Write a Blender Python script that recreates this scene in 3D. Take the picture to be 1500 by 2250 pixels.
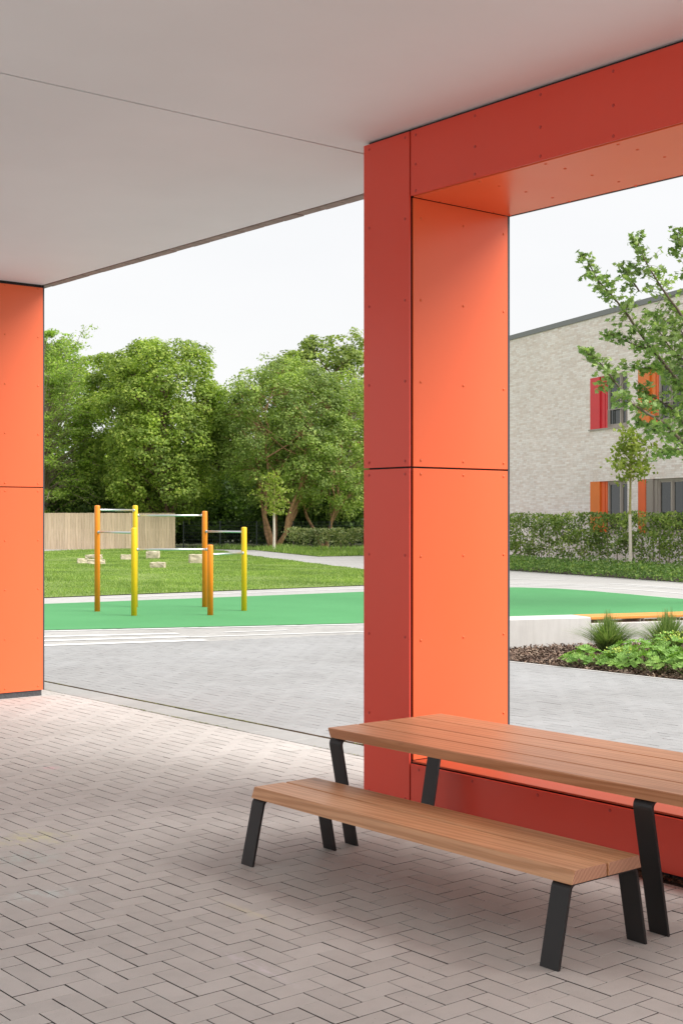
import bpy, math, random
import numpy as np
from mathutils import Vector, Matrix

# ------------------------------------------------------------------ clean
for o in list(bpy.data.objects):
    bpy.data.objects.remove(o, do_unlink=True)
SC = bpy.context.scene
COL = SC.collection
R = math.radians

# ------------------------------------------------------------------ camera
YAW = R(39.33)
CAM_H = 1.65
cd = bpy.data.cameras.new('camera')
cam = bpy.data.objects.new('camera', cd)
COL.objects.link(cam)
cam.location = (0, 0, CAM_H)
cam.rotation_euler = (R(90), 0, -YAW)
cd.sensor_fit = 'HORIZONTAL'
cd.sensor_width = 36
cd.lens = 36 * 2983.4 / 1500
cd.shift_y = 12.5 / 1500
cd.clip_start = 0.1
cd.clip_end = 3000
SC.camera = cam

# ------------------------------------------------------------------ world, sun, exposure
SUN_AZ = R(150)       # clockwise from +Y: hazy sun high to the right of the photographer
SUN_EL = R(46)
w = bpy.data.worlds.new('World')
SC.world = w
w.use_nodes = True
nt = w.node_tree
nt.nodes.clear()
n_out = nt.nodes.new('ShaderNodeOutputWorld')
n_bg = nt.nodes.new('ShaderNodeBackground')
n_sky = nt.nodes.new('ShaderNodeTexSky')
n_sky.sky_type = 'NISHITA'
n_sky.sun_disc = False
n_sky.sun_elevation = SUN_EL
n_sky.sun_rotation = SUN_AZ
n_sky.air_density = 1.0
n_sky.dust_density = 4.0
# high even cloud layer: the sky is mostly white, slightly mottled
n_tc = nt.nodes.new('ShaderNodeTexCoord')
n_map = nt.nodes.new('ShaderNodeMapping')
n_map.inputs['Scale'].default_value = (1.0, 1.0, 3.0)
n_noise = nt.nodes.new('ShaderNodeTexNoise')
n_noise.inputs['Scale'].default_value = 2.2
n_noise.inputs['Detail'].default_value = 5
n_ramp = nt.nodes.new('ShaderNodeValToRGB')
n_ramp.color_ramp.elements[0].position = 0.3
n_ramp.color_ramp.elements[0].color = (8.72, 8.76, 8.86, 1)
n_ramp.color_ramp.elements[1].position = 0.7
n_ramp.color_ramp.elements[1].color = (9.32, 9.30, 9.28, 1)
n_mix = nt.nodes.new('ShaderNodeMix')
n_mix.data_type = 'RGBA'
n_mix.inputs['Factor'].default_value = 0.95
nt.links.new(n_tc.outputs['Generated'], n_map.inputs['Vector'])
nt.links.new(n_map.outputs['Vector'], n_noise.inputs['Vector'])
nt.links.new(n_noise.outputs['Fac'], n_ramp.inputs['Fac'])
nt.links.new(n_sky.outputs['Color'], n_mix.inputs['A'])
nt.links.new(n_ramp.outputs['Color'], n_mix.inputs['B'])
nt.links.new(n_mix.outputs['Result'], n_bg.inputs['Color'])
n_bg.inputs['Strength'].default_value = 0.05
for _e in n_ramp.color_ramp.elements:
    _e.color = (_e.color[0]*0.595, _e.color[1]*0.595, _e.color[2]*0.595, 1)
nt.links.new(n_bg.outputs['Background'], n_out.inputs['Surface'])

sd = bpy.data.lights.new('sun', 'SUN')
sd.energy = 1.5
sd.angle = R(50)
sd.color = (1.0, 0.97, 0.93)
sun = bpy.data.objects.new('sun', sd)
COL.objects.link(sun)
_d = Vector((math.sin(SUN_AZ) * math.cos(SUN_EL), math.cos(SUN_AZ) * math.cos(SUN_EL), math.sin(SUN_EL)))
sun.rotation_euler = _d.to_track_quat('Z', 'Y').to_euler()
sun.location = _d * 60

SC.view_settings.view_transform = 'Standard'
SC.view_settings.look = 'None'
SC.view_settings.exposure = 1.9
SC.cycles.max_bounces = 12
SC.cycles.diffuse_bounces = 8
SC.view_settings.gamma = 1.0
SC.view_settings.use_curve_mapping = False

# ------------------------------------------------------------------ helpers
def tag(o, label=None, cat=None, group=None, kind=None):
    if label: o['label'] = label
    if cat: o['category'] = cat
    if group: o['group'] = group
    if kind: o['kind'] = kind
    return o

def empty(name, loc=(0, 0, 0), rz=0.0):
    o = bpy.data.objects.new(name, None)
    o.location = loc
    o.rotation_euler = (0, 0, rz)
    o.empty_display_size = 0.2
    COL.objects.link(o)
    return o

def link(name, me, mat=None, parent=None, loc=None, rot=None):
    o = bpy.data.objects.new(name, me)
    COL.objects.link(o)
    if mat and not me.materials: me.materials.append(mat)
    if parent is not None: o.parent = parent
    if loc is not None: o.location = loc
    if rot is not None: o.rotation_euler = rot
    return o

class MB:
    """collects shapes into one mesh"""
    def __init__(s): s.v = []; s.f = []; s.sm = []
    def add(s, vs, fs, smooth=False):
        b = len(s.v)
        s.v += [tuple(p) for p in vs]
        s.f += [tuple(b + i for i in f) for f in fs]
        s.sm += [smooth] * len(fs)
    def box(s, x0, x1, y0, y1, z0, z1):
        s.add([(x0,y0,z0),(x1,y0,z0),(x1,y1,z0),(x0,y1,z0),(x0,y0,z1),(x1,y0,z1),(x1,y1,z1),(x0,y1,z1)],
              [(3,2,1,0),(4,5,6,7),(0,1,5,4),(1,2,6,5),(2,3,7,6),(3,0,4,7)])
    def cbox(s, x0, x1, y0, y1, z0, z1, c=0.004):
        """box with chamfered edges along all 12 edges (two-ring approach per z)"""
        def ring(d, z): return [(x0+d,y0+d,z),(x1-d,y0+d,z),(x1-d,y1-d,z),(x0+d,y1-d,z)]
        vs = ring(c, z0) + ring(0, z0+c) + ring(0, z1-c) + ring(c, z1)
        fs = [(3,2,1,0),(12,13,14,15)]
        for k in range(3):
            for i in range(4):
                a = 4*k+i; b = 4*k+(i+1) % 4
                fs.append((a, b, b+4, a+4))
        s.add(vs, fs)
    def prism(s, prof, y0, y1, axis='y'):
        """convex or concave profile (x,z) swept along y"""
        n = len(prof)
        vs = [(p[0], y0, p[1]) for p in prof] + [(p[0], y1, p[1]) for p in prof]
        fs = [tuple(range(n)), tuple(range(2*n-1, n-1, -1))]
        for i in range(n):
            j = (i+1) % n
            fs.append((j, i, i+n, j+n))
        s.add(vs, fs)
    def tube(s, pts, rad, n=8, caps=True, smooth=True):
        pts = [Vector(p) for p in pts]
        rings = []
        up = Vector((0, 0, 1))
        for i, p in enumerate(pts):
            d = (pts[min(i+1, len(pts)-1)] - pts[max(i-1, 0)])
            if d.length < 1e-9: d = Vector((0, 0, 1))
            d.normalize()
            a = d.cross(up)
            if a.length < 0.05: a = d.cross(Vector((1, 0, 0)))
            a.normalize(); b = d.cross(a).normalized()
            r = rad[i] if hasattr(rad, '__len__') else rad
            rings.append([p + (a*math.cos(2*math.pi*k/n) + b*math.sin(2*math.pi*k/n))*r for k in range(n)])
        vs = [q for rg in rings for q in rg]
        fs = []
        for i in range(len(pts)-1):
            for k in range(n):
                fs.append((i*n+k, i*n+(k+1) % n, (i+1)*n+(k+1) % n, (i+1)*n+k))
        s.add(vs, fs, smooth)
        if caps:
            b = len(s.v) - len(vs)
            s.f.append(tuple(b+k for k in range(n-1, -1, -1))); s.sm.append(False)
            e = b + (len(pts)-1)*n
            s.f.append(tuple(e+k for k in range(n))); s.sm.append(False)
    def lathe(s, prof, n=12, cx=0, cy=0, smooth=True):
        vs = []
        for r, z in prof:
            vs += [(cx+r*math.cos(2*math.pi*k/n), cy+r*math.sin(2*math.pi*k/n), z) for k in range(n)]
        fs = []
        for i in range(len(prof)-1):
            for k in range(n):
                fs.append((i*n+k, i*n+(k+1) % n, (i+1)*n+(k+1) % n, (i+1)*n+k))
        fs.append(tuple(range(n-1, -1, -1)))
        fs.append(tuple((len(prof)-1)*n+k for k in range(n)))
        s.add(vs, fs, smooth)
    def mesh(s, name):
        me = bpy.data.meshes.new(name)
        me.from_pydata(s.v, [], s.f)
        me.polygons.foreach_set('use_smooth', s.sm)
        me.update()
        return me
    def build(s, name, mat=None, parent=None, loc=None, rot=None):
        return link(name, s.mesh(name), mat, parent, loc, rot)

def np_mesh(name, verts, k, smooth=False):
    """verts (N*k,3): N separate k-gons"""
    verts = np.asarray(verts, np.float32).reshape(-1, 3)
    n = len(verts) // k
    me = bpy.data.meshes.new(name)
    me.vertices.add(n*k)
    me.vertices.foreach_set('co', verts.ravel())
    me.loops.add(n*k)
    me.loops.foreach_set('vertex_index', np.arange(n*k, dtype=np.int32))
    me.polygons.add(n)
    me.polygons.foreach_set('loop_start', np.arange(0, n*k, k, dtype=np.int32))
    me.polygons.foreach_set('loop_total', np.full(n, k, np.int32))
    me.polygons.foreach_set('use_smooth', np.zeros(n, bool))
    me.update(calc_edges=True)
    me.validate()
    return me

def poly_sheet(name, pts, z, mat, parent=None, kind='structure', zfun=None):
    me = bpy.data.meshes.new(name)
    me.from_pydata([(x, y, z) for x, y in pts], [], [tuple(range(len(pts)))])
    me.update()
    if me.polygons[0].normal.z < 0:
        me.flip_normals()
    o = link(name, me, mat, parent)
    if kind: tag(o, kind=kind)
    return o

def inside(pts, X, Y):
    """vectorised point in polygon"""
    X = np.asarray(X); Y = np.asarray(Y)
    r = np.zeros(X.shape, bool)
    n = len(pts)
    for i in range(n):
        x0, y0 = pts[i]; x1, y1 = pts[(i+1) % n]
        c = ((y0 > Y) != (y1 > Y)) & (X < (x1-x0)*(Y-y0)/((y1-y0) or 1e-9) + x0)
        r ^= c
    return r

FW = np.array([math.sin(YAW), math.cos(YAW)])
RT = np.array([math.cos(YAW), -math.sin(YAW)])

# ------------------------------------------------------------------ materials
def mat_new(name):
    m = bpy.data.materials.new(name)
    m.use_nodes = True
    nt = m.node_tree
    b = nt.nodes['Principled BSDF']
    return m, nt, b

def N(nt, t, **kw):
    n = nt.nodes.new(t)
    for k, v in kw.items():
        if k in n.inputs: n.inputs[k].default_value = v
        else: setattr(n, k, v)
    return n

def ramp(nt, fac, stops):
    r = nt.nodes.new('ShaderNodeValToRGB')
    e = r.color_ramp.elements
    while len(e) < len(stops): e.new(0.5)
    for i, (p, c) in enumerate(stops):
        e[i].position = p
        e[i].color = (c[0], c[1], c[2], 1) if hasattr(c, '__len__') else (c, c, c, 1)
    nt.links.new(fac, r.inputs['Fac'])
    return r.outputs['Color']

def mixc(nt, f, a, b, mode='MIX'):
    m = nt.nodes.new('ShaderNodeMix')
    m.data_type = 'RGBA'; m.blend_type = mode
    for s, val in (('Factor', f), ('A', a), ('B', b)):
        if hasattr(val, 'is_linked') or hasattr(val, 'links'):
            nt.links.new(val, m.inputs[s])
        elif s == 'Factor': m.inputs[s].default_value = val
        else: m.inputs[s].default_value = (*val, 1)
    return m.outputs['Result']

def math_n(nt, op, a, b=None):
    m = nt.nodes.new('ShaderNodeMath'); m.operation = op
    for i, val in enumerate((a, b)):
        if val is None: continue
        if hasattr(val, 'links'): nt.links.new(val, m.inputs[i])
        else: m.inputs[i].default_value = val
    return m.outputs[0]

def pos(nt):
    return nt.nodes.new('ShaderNodeNewGeometry').outputs['Position']

def objco(nt):
    return nt.nodes.new('ShaderNodeTexCoord').outputs['Object']

def noise(nt, vec, scale, detail=4, rough=0.55, stretch=None, dist=0.0):
    n = N(nt, 'ShaderNodeTexNoise', Scale=scale, Detail=detail, Roughness=rough, Distortion=dist)
    if stretch:
        mp = N(nt, 'ShaderNodeMapping', Scale=stretch)
        nt.links.new(vec, mp.inputs['Vector'])
        vec = mp.outputs['Vector']
    nt.links.new(vec, n.inputs['Vector'])
    return n.outputs['Fac']

def bump(nt, b, h, strength, dist=0.01):
    bn = N(nt, 'ShaderNodeBump', Strength=strength, Distance=dist)
    nt.links.new(h, bn.inputs['Height'])
    nt.links.new(bn.outputs['Normal'], b.inputs['Normal'])

def simple(name, c, rough=0.6, metal=0.0, var=0.0, vscale=3.0, bs=0.0, bscale=80, spec=0.5):
    m, nt, b = mat_new(name)
    b.inputs['Roughness'].default_value = rough
    b.inputs['Metallic'].default_value = metal
    b.inputs['Specular IOR Level'].default_value = spec
    if var:
        f = noise(nt, pos(nt), vscale, 5)
        lo = tuple(x*(1-var) for x in c); hi = tuple(min(1, x*(1+var)) for x in c)
        nt.links.new(ramp(nt, f, [(0.3, lo), (0.7, hi)]), b.inputs['Base Color'])
    else:
        b.inputs['Base Color'].default_value = (*c, 1)
    if bs:
        bump(nt, b, noise(nt, pos(nt), bscale, 3), bs, 0.004)
    return m

M = {}
def panel_mat(name, c, rough):
    m, nt, b = mat_new(name)
    p = pos(nt)
    f = noise(nt, p, 0.9, 1)
    col = ramp(nt, f, [(0.0, tuple(x*0.93 for x in c)), (1.0, tuple(min(1, x*1.06) for x in c))])
    # faint dust film and wiped streaks
    d = noise(nt, p, 3.0, 3, 0.5, (1.0, 1.0, 0.22))
    col = mixc(nt, ramp(nt, d, [(0.0, 0.0), (1.0, 0.03)]), col, (0.55, 0.45, 0.40))
    nt.links.new(col, b.inputs['Base Color'])
    r = noise(nt, p, 2.0, 2, 0.5, (1.0, 1.0, 0.4))
    nt.links.new(ramp(nt, r, [(0.0, rough-0.03), (1.0, rough+0.07)]), b.inputs['Roughness'])
    return m
M['orange'] = panel_mat('orange_panel', (0.86, 0.145, 0.043), 0.29)
M['red'] = panel_mat('red_panel', (0.74, 0.066, 0.036), 0.29)
M['orange_shade'] = panel_mat('shaded_orange_panel', (0.44, 0.055, 0.009), 0.5)  # same orange panel, with the shade on the sill top put into its colour
M['rivet_o'] = simple('orange_rivet', (0.74, 0.13, 0.03), 0.35)
M['rivet_r'] = simple('red_rivet', (0.48, 0.045, 0.032), 0.35)
M['core'] = simple('dark_joint', (0.012, 0.013, 0.016), 0.6)
M['alu'] = simple('dark_edge_profile', (0.06, 0.065, 0.075), 0.45, 0.3)
M['ceil'] = simple('ceiling_paint', (0.785, 0.81, 0.825), 0.75, var=0.03, vscale=0.8, bs=0.04, bscale=160)
M['plinth'] = simple('basalt_plinth', (0.07, 0.072, 0.078), 0.85, var=0.35, vscale=60, bs=0.3, bscale=200)
M['slatebrick'] = simple('brown_brick', (0.30, 0.245, 0.215), 0.85, var=0.2, vscale=9, bs=0.4, bscale=90)
M['mortar'] = simple('mortar', (0.34, 0.31, 0.28), 0.95)
M['steel_black'] = simple('black_steel', (0.012, 0.011, 0.011), 0.5, 0.0, var=0.12, vscale=6, bs=0.04, bscale=300)
M['galv'] = simple('galvanised_bar', (0.62, 0.64, 0.65), 0.32, 0.85)
M['post_o'] = simple('orange_post_paint', (0.88, 0.25, 0.012), 0.38, var=0.05, vscale=4)
M['post_y'] = simple('yellow_post_paint', (0.88, 0.54, 0.012), 0.38, var=0.05, vscale=4)
M['white_line'] = simple('white_marking', (0.74, 0.74, 0.73), 0.8, var=0.05, vscale=4)
M['concrete'] = None

def paver_mat(name, c, chalk=False):
    m, nt, b = mat_new(name)
    g = nt.nodes.new('ShaderNodeNewGeometry')
    oi = nt.nodes.new('ShaderNodeObjectInfo')
    rnd = math_n(nt, 'FRACT', math_n(nt, 'ADD', g.outputs['Random Per Island'], math_n(nt, 'MULTIPLY', oi.outputs['Random'], 7.31)))
    p = g.outputs['Position']
    col = ramp(nt, rnd, [(0.0, tuple(x*0.94 for x in c)), (0.5, c), (1.0, tuple(x*1.04 for x in c))])
    big = noise(nt, p, 0.7, 4)
    col = mixc(nt, 1.0, col, ramp(nt, big, [(0.3, (0.88, 0.87, 0.86)), (0.7, (1.05, 1.05, 1.05))]), 'MULTIPLY')
    mid = noise(nt, p, 9.0, 6, 0.65)
    col = mixc(nt, 1.0, col, ramp(nt, mid, [(0.25, 0.90), (0.5, 1.0), (0.8, 1.05)]), 'MULTIPLY')
    fine = noise(nt, p, 240.0, 3, 0.7)
    col = mixc(nt, 1.0, col, ramp(nt, fine, [(0.3, 0.90), (0.7, 1.06)]), 'MULTIPLY')
    # small dark specks of grit
    vo = N(nt, 'ShaderNodeTexVoronoi', Scale=26.0)
    nt.links.new(p, vo.inputs['Vector'])
    sp = ramp(nt, vo.outputs['Distance'], [(0.045, 1.0), (0.075, 0.0)])
    lim = ramp(nt, noise(nt, p, 1.6, 3), [(0.46, 0.0), (0.62, 0.75)])
    col = mixc(nt, mixc(nt, 1.0, sp, lim, 'MULTIPLY'), col, (0.10, 0.085, 0.075))
    if chalk:
        # rubbed chalk left by children: patches with their own place and shape
        for (cx, cy, sx, sy, cc, k) in ((3.20, 6.40, 0.26, 0.24, (0.66, 0.64, 0.32), 0.6), (2.98, 6.05, 0.2, 0.2, (0.5, 0.64, 0.6), 0.5), (2.75, 5.43, 0.22, 0.12, (0.62, 0.70, 0.68), 0.6), (3.30, 4.65, 0.06, 0.3, (0.66, 0.60, 0.40), 0.45), (2.92, 4.02, 0.05, 0.40, (0.74, 0.66, 0.72), 0.5), (4.18, 8.13, 0.10, 0.08, (0.72, 0.40, 0.46), 0.6)):
            mp = N(nt, 'ShaderNodeMapping')
            mp.vector_type = 'POINT'
            mp.inputs['Location'].default_value = (-cx/sx, -cy/sy, 0)
            mp.inputs['Scale'].default_value = (1/sx, 1/sy, 0.0)
            nt.links.new(p, mp.inputs['Vector'])
            ln = nt.nodes.new('ShaderNodeVectorMath'); ln.operation = 'LENGTH'
            nt.links.new(mp.outputs['Vector'], ln.inputs[0])
            mask = ramp(nt, ln.outputs['Value'], [(0.1, k), (1.0, 0.0)])
            tx = ramp(nt, noise(nt, p, 22.0, 6, 0.7, (1.0, 0.3, 1.0)), [(0.45, 0.0), (0.58, 1.0)])
            col = mixc(nt, mixc(nt, 1.0, mask, tx, 'MULTIPLY'), col, cc)
    nt.links.new(col, b.inputs['Base Color'])
    b.inputs['Roughness'].default_value = 0.72
    b.inputs['Specular IOR Level'].default_value = 0.35
    hsum = math_n(nt, 'ADD', fine, math_n(nt, 'MULTIPLY', mid, 1.5))
    bump(nt, b, hsum, 0.22, 0.002)
    return m
M['paver_in'] = paver_mat('passage_paver', (0.525, 0.492, 0.465), True)
M['paver_out'] = paver_mat('courtyard_paver', (0.325, 0.325, 0.327))
M['paver_pale'] = paver_mat('pale_paver', (0.40, 0.39, 0.375))
M['slab'] = paver_mat('channel_slab', (0.36, 0.355, 0.345))
M['joint'] = simple('joint_sand', (0.035, 0.026, 0.021), 1.0, var=0.4, vscale=7)
M['joint_out'] = simple('joint_sand_out', (0.15, 0.135, 0.11), 1.0, var=0.4, vscale=7)

def concrete_mat():
    m, nt, b = mat_new('fair_faced_concrete')
    p = pos(nt)
    f = noise(nt, p, 2.0, 6, 0.6)
    c = ramp(nt, f, [(0.3, (0.56, 0.54, 0.515)), (0.7, (0.66, 0.645, 0.625))])
    st = noise(nt, p, 5.0, 4, 0.6, (2.0, 2.0, 0.25))
    c = mixc(nt, 1.0, c, ramp(nt, st, [(0.35, 0.90), (0.6, 1.0)]), 'MULTIPLY')
    nt.links.new(c, b.inputs['Base Color'])
    b.inputs['Roughness'].default_value = 0.8
    bump(nt, b, noise(nt, p, 120, 4), 0.15, 0.003)
    return m
M['concrete'] = concrete_mat()

def pale_ground():
    m, nt, b = mat_new('pale_surface')
    p = pos(nt)
    c = ramp(nt, noise(nt, p, 0.5, 6), [(0.3, (0.39, 0.38, 0.365)), (0.7, (0.45, 0.44, 0.425))])
    c = mixc(nt, 1.0, c, ramp(nt, noise(nt, p, 40, 4, 0.7), [(0.3, 0.92), (0.7, 1.05)]), 'MULTIPLY')
    br = N(nt, 'ShaderNodeTexBrick', Scale=1.0)
    br.inputs['Brick Width'].default_value = 0.3; br.inputs['Row Height'].default_value = 0.2
    br.inputs['Mortar Size'].default_value = 0.006
    br.inputs['Color1'].default_value = (1, 1, 1, 1); br.inputs['Color2'].default_value = (0.95, 0.95, 0.95, 1)
    br.inputs['Mortar'].default_value = (0.72, 0.70, 0.66, 1)
    nt.links.new(p, br.inputs['Vector'])
    c = mixc(nt, 1.0, c, br.outputs['Color'], 'MULTIPLY')
    nt.links.new(c, b.inputs['Base Color'])
    b.inputs['Roughness'].default_value = 0.9
    return m
M['pale'] = pale_ground()

def rubber():
    m, nt, b = mat_new('green_safety_surface')
    p = pos(nt)
    c = ramp(nt, noise(nt, p, 0.35, 6, 0.6), [(0.3, (0.052, 0.245, 0.078)), (0.7, (0.072, 0.295, 0.102))])
    c = mixc(nt, 1.0, c, ramp(nt, noise(nt, p, 60, 4, 0.75), [(0.3, 0.82), (0.7, 1.14)]), 'MULTIPLY')
    vo = N(nt, 'ShaderNodeTexVoronoi', Scale=2.5)
    nt.links.new(p, vo.inputs['Vector'])
    c = mixc(nt, ramp(nt, vo.outputs['Distance'], [(0.012, 0.6), (0.03, 0.0)]), c, (0.4, 0.42, 0.3))
    nt.links.new(c, b.inputs['Base Color'])
    b.inputs['Roughness'].default_value = 0.85
    bump(nt, b, noise(nt, p, 150, 3), 0.3, 0.003)
    return m
M['green'] = rubber()

def wood_mat(name, dark, light, endgrain=False, axis='y', scale=1.0):
    m, nt, b = mat_new(name)
    oc = objco(nt)
    oi = nt.nodes.new('ShaderNodeObjectInfo')
    cmb = nt.nodes.new('ShaderNodeCombineXYZ')
    for i in range(3): nt.links.new(math_n(nt, 'MULTIPLY', oi.outputs['Random'], (3.1, 7.7, 5.3)[i]), cmb.inputs[i])
    va = nt.nodes.new('ShaderNodeVectorMath'); va.operation = 'ADD'
    nt.links.new(oc, va.inputs[0]); nt.links.new(cmb.outputs[0], va.inputs[1])
    v = va.outputs[0]
    st = {'y': (1, 0.035, 1), 'z': (1, 1, 0.035)}[axis]
    mp = N(nt, 'ShaderNodeMapping', Scale=st)
    nt.links.new(v, mp.inputs['Vector'])
    warp = noise(nt, mp.outputs['Vector'], 6.0*scale, 3, 0.5)
    # growth rings: distance from a pith below the board
    wv = N(nt, 'ShaderNodeTexWave', Scale=16.0*scale, Distortion=9.0, Detail=3.0)
    wv.wave_type = 'BANDS'; wv.bands_direction = 'DIAGONAL'
    wv.inputs['Detail Scale'].default_value = 1.2
    nt.links.new(mp.outputs['Vector'], wv.inputs['Vector'])
    c = ramp(nt, wv.outputs['Fac'], [(0.15, light), (0.85, dark)])
    mid = tuple((a+bb)/2 for a, bb in zip(dark, light))
    c = mixc(nt, 0.42, mid, c)
    fib = noise(nt, v, 220*scale, 3, 0.6, tuple(x if x == 1 else 0.02 for x in st))
    c = mixc(nt, 1.0, c, ramp(nt, fib, [(0.3, 0.90), (0.7, 1.06)]), 'MULTIPLY')
    pat = noise(nt, v, 2.2, 4, 0.6, tuple(x if x == 1 else 0.35 for x in st))
    c = mixc(nt, 1.0, c, ramp(nt, pat, [(0.3, (0.86, 0.84, 0.84)), (0.7, (1.06, 1.05, 1.05))]), 'MULTIPLY')
    # small dirty smudges
    sm = noise(nt, v, 7.0, 5, 0.65, tuple(x if x == 1 else 0.3 for x in st))
    c = mixc(nt, ramp(nt, sm, [(0.62, 0.0), (0.74, 0.45)]), c, tuple(x*0.5 for x in dark))
    tone = ramp(nt, math_n(nt, 'FRACT', math_n(nt, 'MULTIPLY', oi.outputs['Random'], 9.17)), [(0.0, (0.88, 0.87, 0.86)), (1.0, (1.08, 1.07, 1.06))])
    c = mixc(nt, 1.0, c, tone, 'MULTIPLY')
    nt.links.new(c, b.inputs['Base Color'])
    b.inputs['Roughness'].default_value = 0.40
    b.inputs['Specular IOR Level'].default_value = 0.4
    bump(nt, b, math_n(nt, 'ADD', fib, wv.outputs['Fac']), 0.10, 0.002)
    return m
M['larch'] = wood_mat('oiled_larch', (0.47, 0.205, 0.080), (0.79, 0.45, 0.245))
M['larch_table'] = wood_mat('oiled_larch_table', (0.45, 0.185, 0.080), (0.73, 0.385, 0.215))
M['fence_wood'] = wood_mat('weathered_fence_board', (0.50, 0.375, 0.245), (0.76, 0.63, 0.47), axis='z', scale=0.6)
M['slat'] = simple('orange_glazed_slat', (0.72, 0.29, 0.055), 0.5, var=0.08, vscale=8)

def endgrain():
    m, nt, b = mat_new('end_grain')
    oc = objco(nt)
    wv = N(nt, 'ShaderNodeTexWave', Scale=45.0, Distortion=1.2, Detail=2.0)
    wv.bands_direction = 'X'
    mp = N(nt, 'ShaderNodeMapping', Rotation=(0, R(18), 0))
    nt.links.new(oc, mp.inputs['Vector']); nt.links.new(mp.outputs['Vector'], wv.inputs['Vector'])
    c = ramp(nt, wv.outputs['Fac'], [(0.2, (0.60, 0.33, 0.21)), (0.8, (0.22, 0.085, 0.045))])
    nt.links.new(c, b.inputs['Base Color'])
    b.inputs['Roughness'].default_value = 0.7
    return m
M['endgrain'] = endgrain()

def leaf_mat(name, cols, trans=0.45, clump=0.6, cl_amt=0.42, rough=0.55):
    """cols: dark, mid, light"""
    m, nt, b = mat_new(name)
    g = nt.nodes.new('ShaderNodeNewGeometry')
    c = ramp(nt, g.outputs['Random Per Island'], [(0.0, cols[0]), (0.55, cols[1]), (1.0, cols[2])])
    big = noise(nt, g.outputs['Position'], clump, 3)
    c = mixc(nt, 1.0, c, ramp(nt, big, [(0.3, (1-cl_amt, 1-cl_amt, 1-cl_amt)), (0.7, (1+cl_amt, 1+cl_amt*0.8, 1))]), 'MULTIPLY')
    nt.links.new(c, b.inputs['Base Color'])
    b.inputs['Roughness'].default_value = rough
    b.inputs['Specular IOR Level'].default_value = 0.3
    t = nt.nodes.new('ShaderNodeBsdfTranslucent')
    tc = mixc(nt, 1.0, c, (1.25, 1.35, 0.7), 'MULTIPLY')
    nt.links.new(tc, t.inputs['Color'])
    ms = nt.nodes.new('ShaderNodeMixShader'); ms.inputs['Fac'].default_value = trans
    nt.links.new(b.outputs[0], ms.inputs[1]); nt.links.new(t.outputs[0], ms.inputs[2])
    nt.links.new(ms.outputs[0], nt.nodes['Material Output'].inputs['Surface'])
    return m
M['leaf_lime'] = leaf_mat('lime_leaf', ((0.17, 0.27, 0.06), (0.28, 0.4, 0.09), (0.43, 0.52, 0.14)))
M['leaf_feather'] = leaf_mat('feather_leaf', ((0.169, 0.287, 0.075), (0.304, 0.448, 0.118), (0.456, 0.608, 0.169)))
M['leaf_maple'] = leaf_mat('field_maple_leaf', ((0.16, 0.25, 0.08), (0.26, 0.37, 0.115), (0.38, 0.48, 0.17)))
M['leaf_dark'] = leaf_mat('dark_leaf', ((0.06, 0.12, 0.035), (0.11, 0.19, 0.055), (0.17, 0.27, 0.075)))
M['leaf_tall'] = leaf_mat('tall_leaf', ((0.17, 0.25, 0.075), (0.26, 0.36, 0.105), (0.38, 0.46, 0.16)))
M['leaf_norway'] = leaf_mat('near_maple_leaf', ((0.13, 0.22, 0.075), (0.26, 0.38, 0.13), (0.43, 0.54, 0.24)), 0.3, 1.2, 0.25, 0.42)
M['leaf_young'] = leaf_mat('young_tree_leaf', ((0.17, 0.25, 0.045), (0.28, 0.37, 0.07), (0.42, 0.48, 0.13)), 0.35, 1.5, 0.2)
M['leaf_hedge'] = leaf_mat('hornbeam_leaf', ((0.12, 0.2, 0.06), (0.24, 0.36, 0.105), (0.43, 0.52, 0.19)), 0.3, 1.0, 0.35)
M['leaf_hedge_far'] = leaf_mat('far_hedge_leaf', ((0.115, 0.167, 0.069), (0.218, 0.270, 0.115), (0.380, 0.391, 0.218)), 0.3, 1.0, 0.25)
M['leaf_band'] = leaf_mat('ground_cover_leaf', ((0.066, 0.146, 0.033), (0.132, 0.245, 0.060), (0.265, 0.370, 0.113)), 0.3, 1.2, 0.3)
M['leaf_mantle'] = leaf_mat('mantle_leaf', ((0.13, 0.27, 0.06), (0.23, 0.42, 0.095), (0.36, 0.54, 0.16)), 0.3, 3.0, 0.2, 0.6)
M['mantle_flower'] = leaf_mat('mantle_flower', ((0.32, 0.42, 0.06), (0.45, 0.55, 0.10), (0.60, 0.66, 0.20)), 0.3, 3.0, 0.1)
M['tuft'] = leaf_mat('ornamental_grass', ((0.1, 0.17, 0.06), (0.18, 0.28, 0.09), (0.36, 0.44, 0.2)), 0.3, 3.0, 0.15)
M['grass'] = leaf_mat('lawn_blade', ((0.14, 0.24, 0.06), (0.235, 0.365, 0.09), (0.36, 0.47, 0.16)), 0.35, 0.5, 0.28, 0.6)
def lawn_ground():
    m, nt, b = mat_new('lawn_soil')
    p = pos(nt)
    c = ramp(nt, noise(nt, p, 0.6, 6, 0.65), [(0.3, (0.15, 0.215, 0.06)), (0.7, (0.25, 0.32, 0.10))])
    c = mixc(nt, 1.0, c, ramp(nt, noise(nt, p, 18, 5, 0.7), [(0.3, 0.7), (0.7, 1.2)]), 'MULTIPLY')
    nt.links.new(c, b.inputs['Base Color'])
    b.inputs['Roughness'].default_value = 0.95
    b.inputs['Specular IOR Level'].default_value = 0.1
    return m
M['lawn'] = lawn_ground()
M['wood_floor'] = simple('woodland_floor', (0.075, 0.085, 0.035), 1.0, var=0.4, vscale=0.8)
M['bark'] = simple('bark', (0.17, 0.105, 0.07), 0.9, var=0.35, vscale=7, bs=0.5, bscale=30)
M['bark_red'] = simple('reddish_bark', (0.36, 0.20, 0.115), 0.9, var=0.35, vscale=6, bs=0.5, bscale=30)
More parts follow.
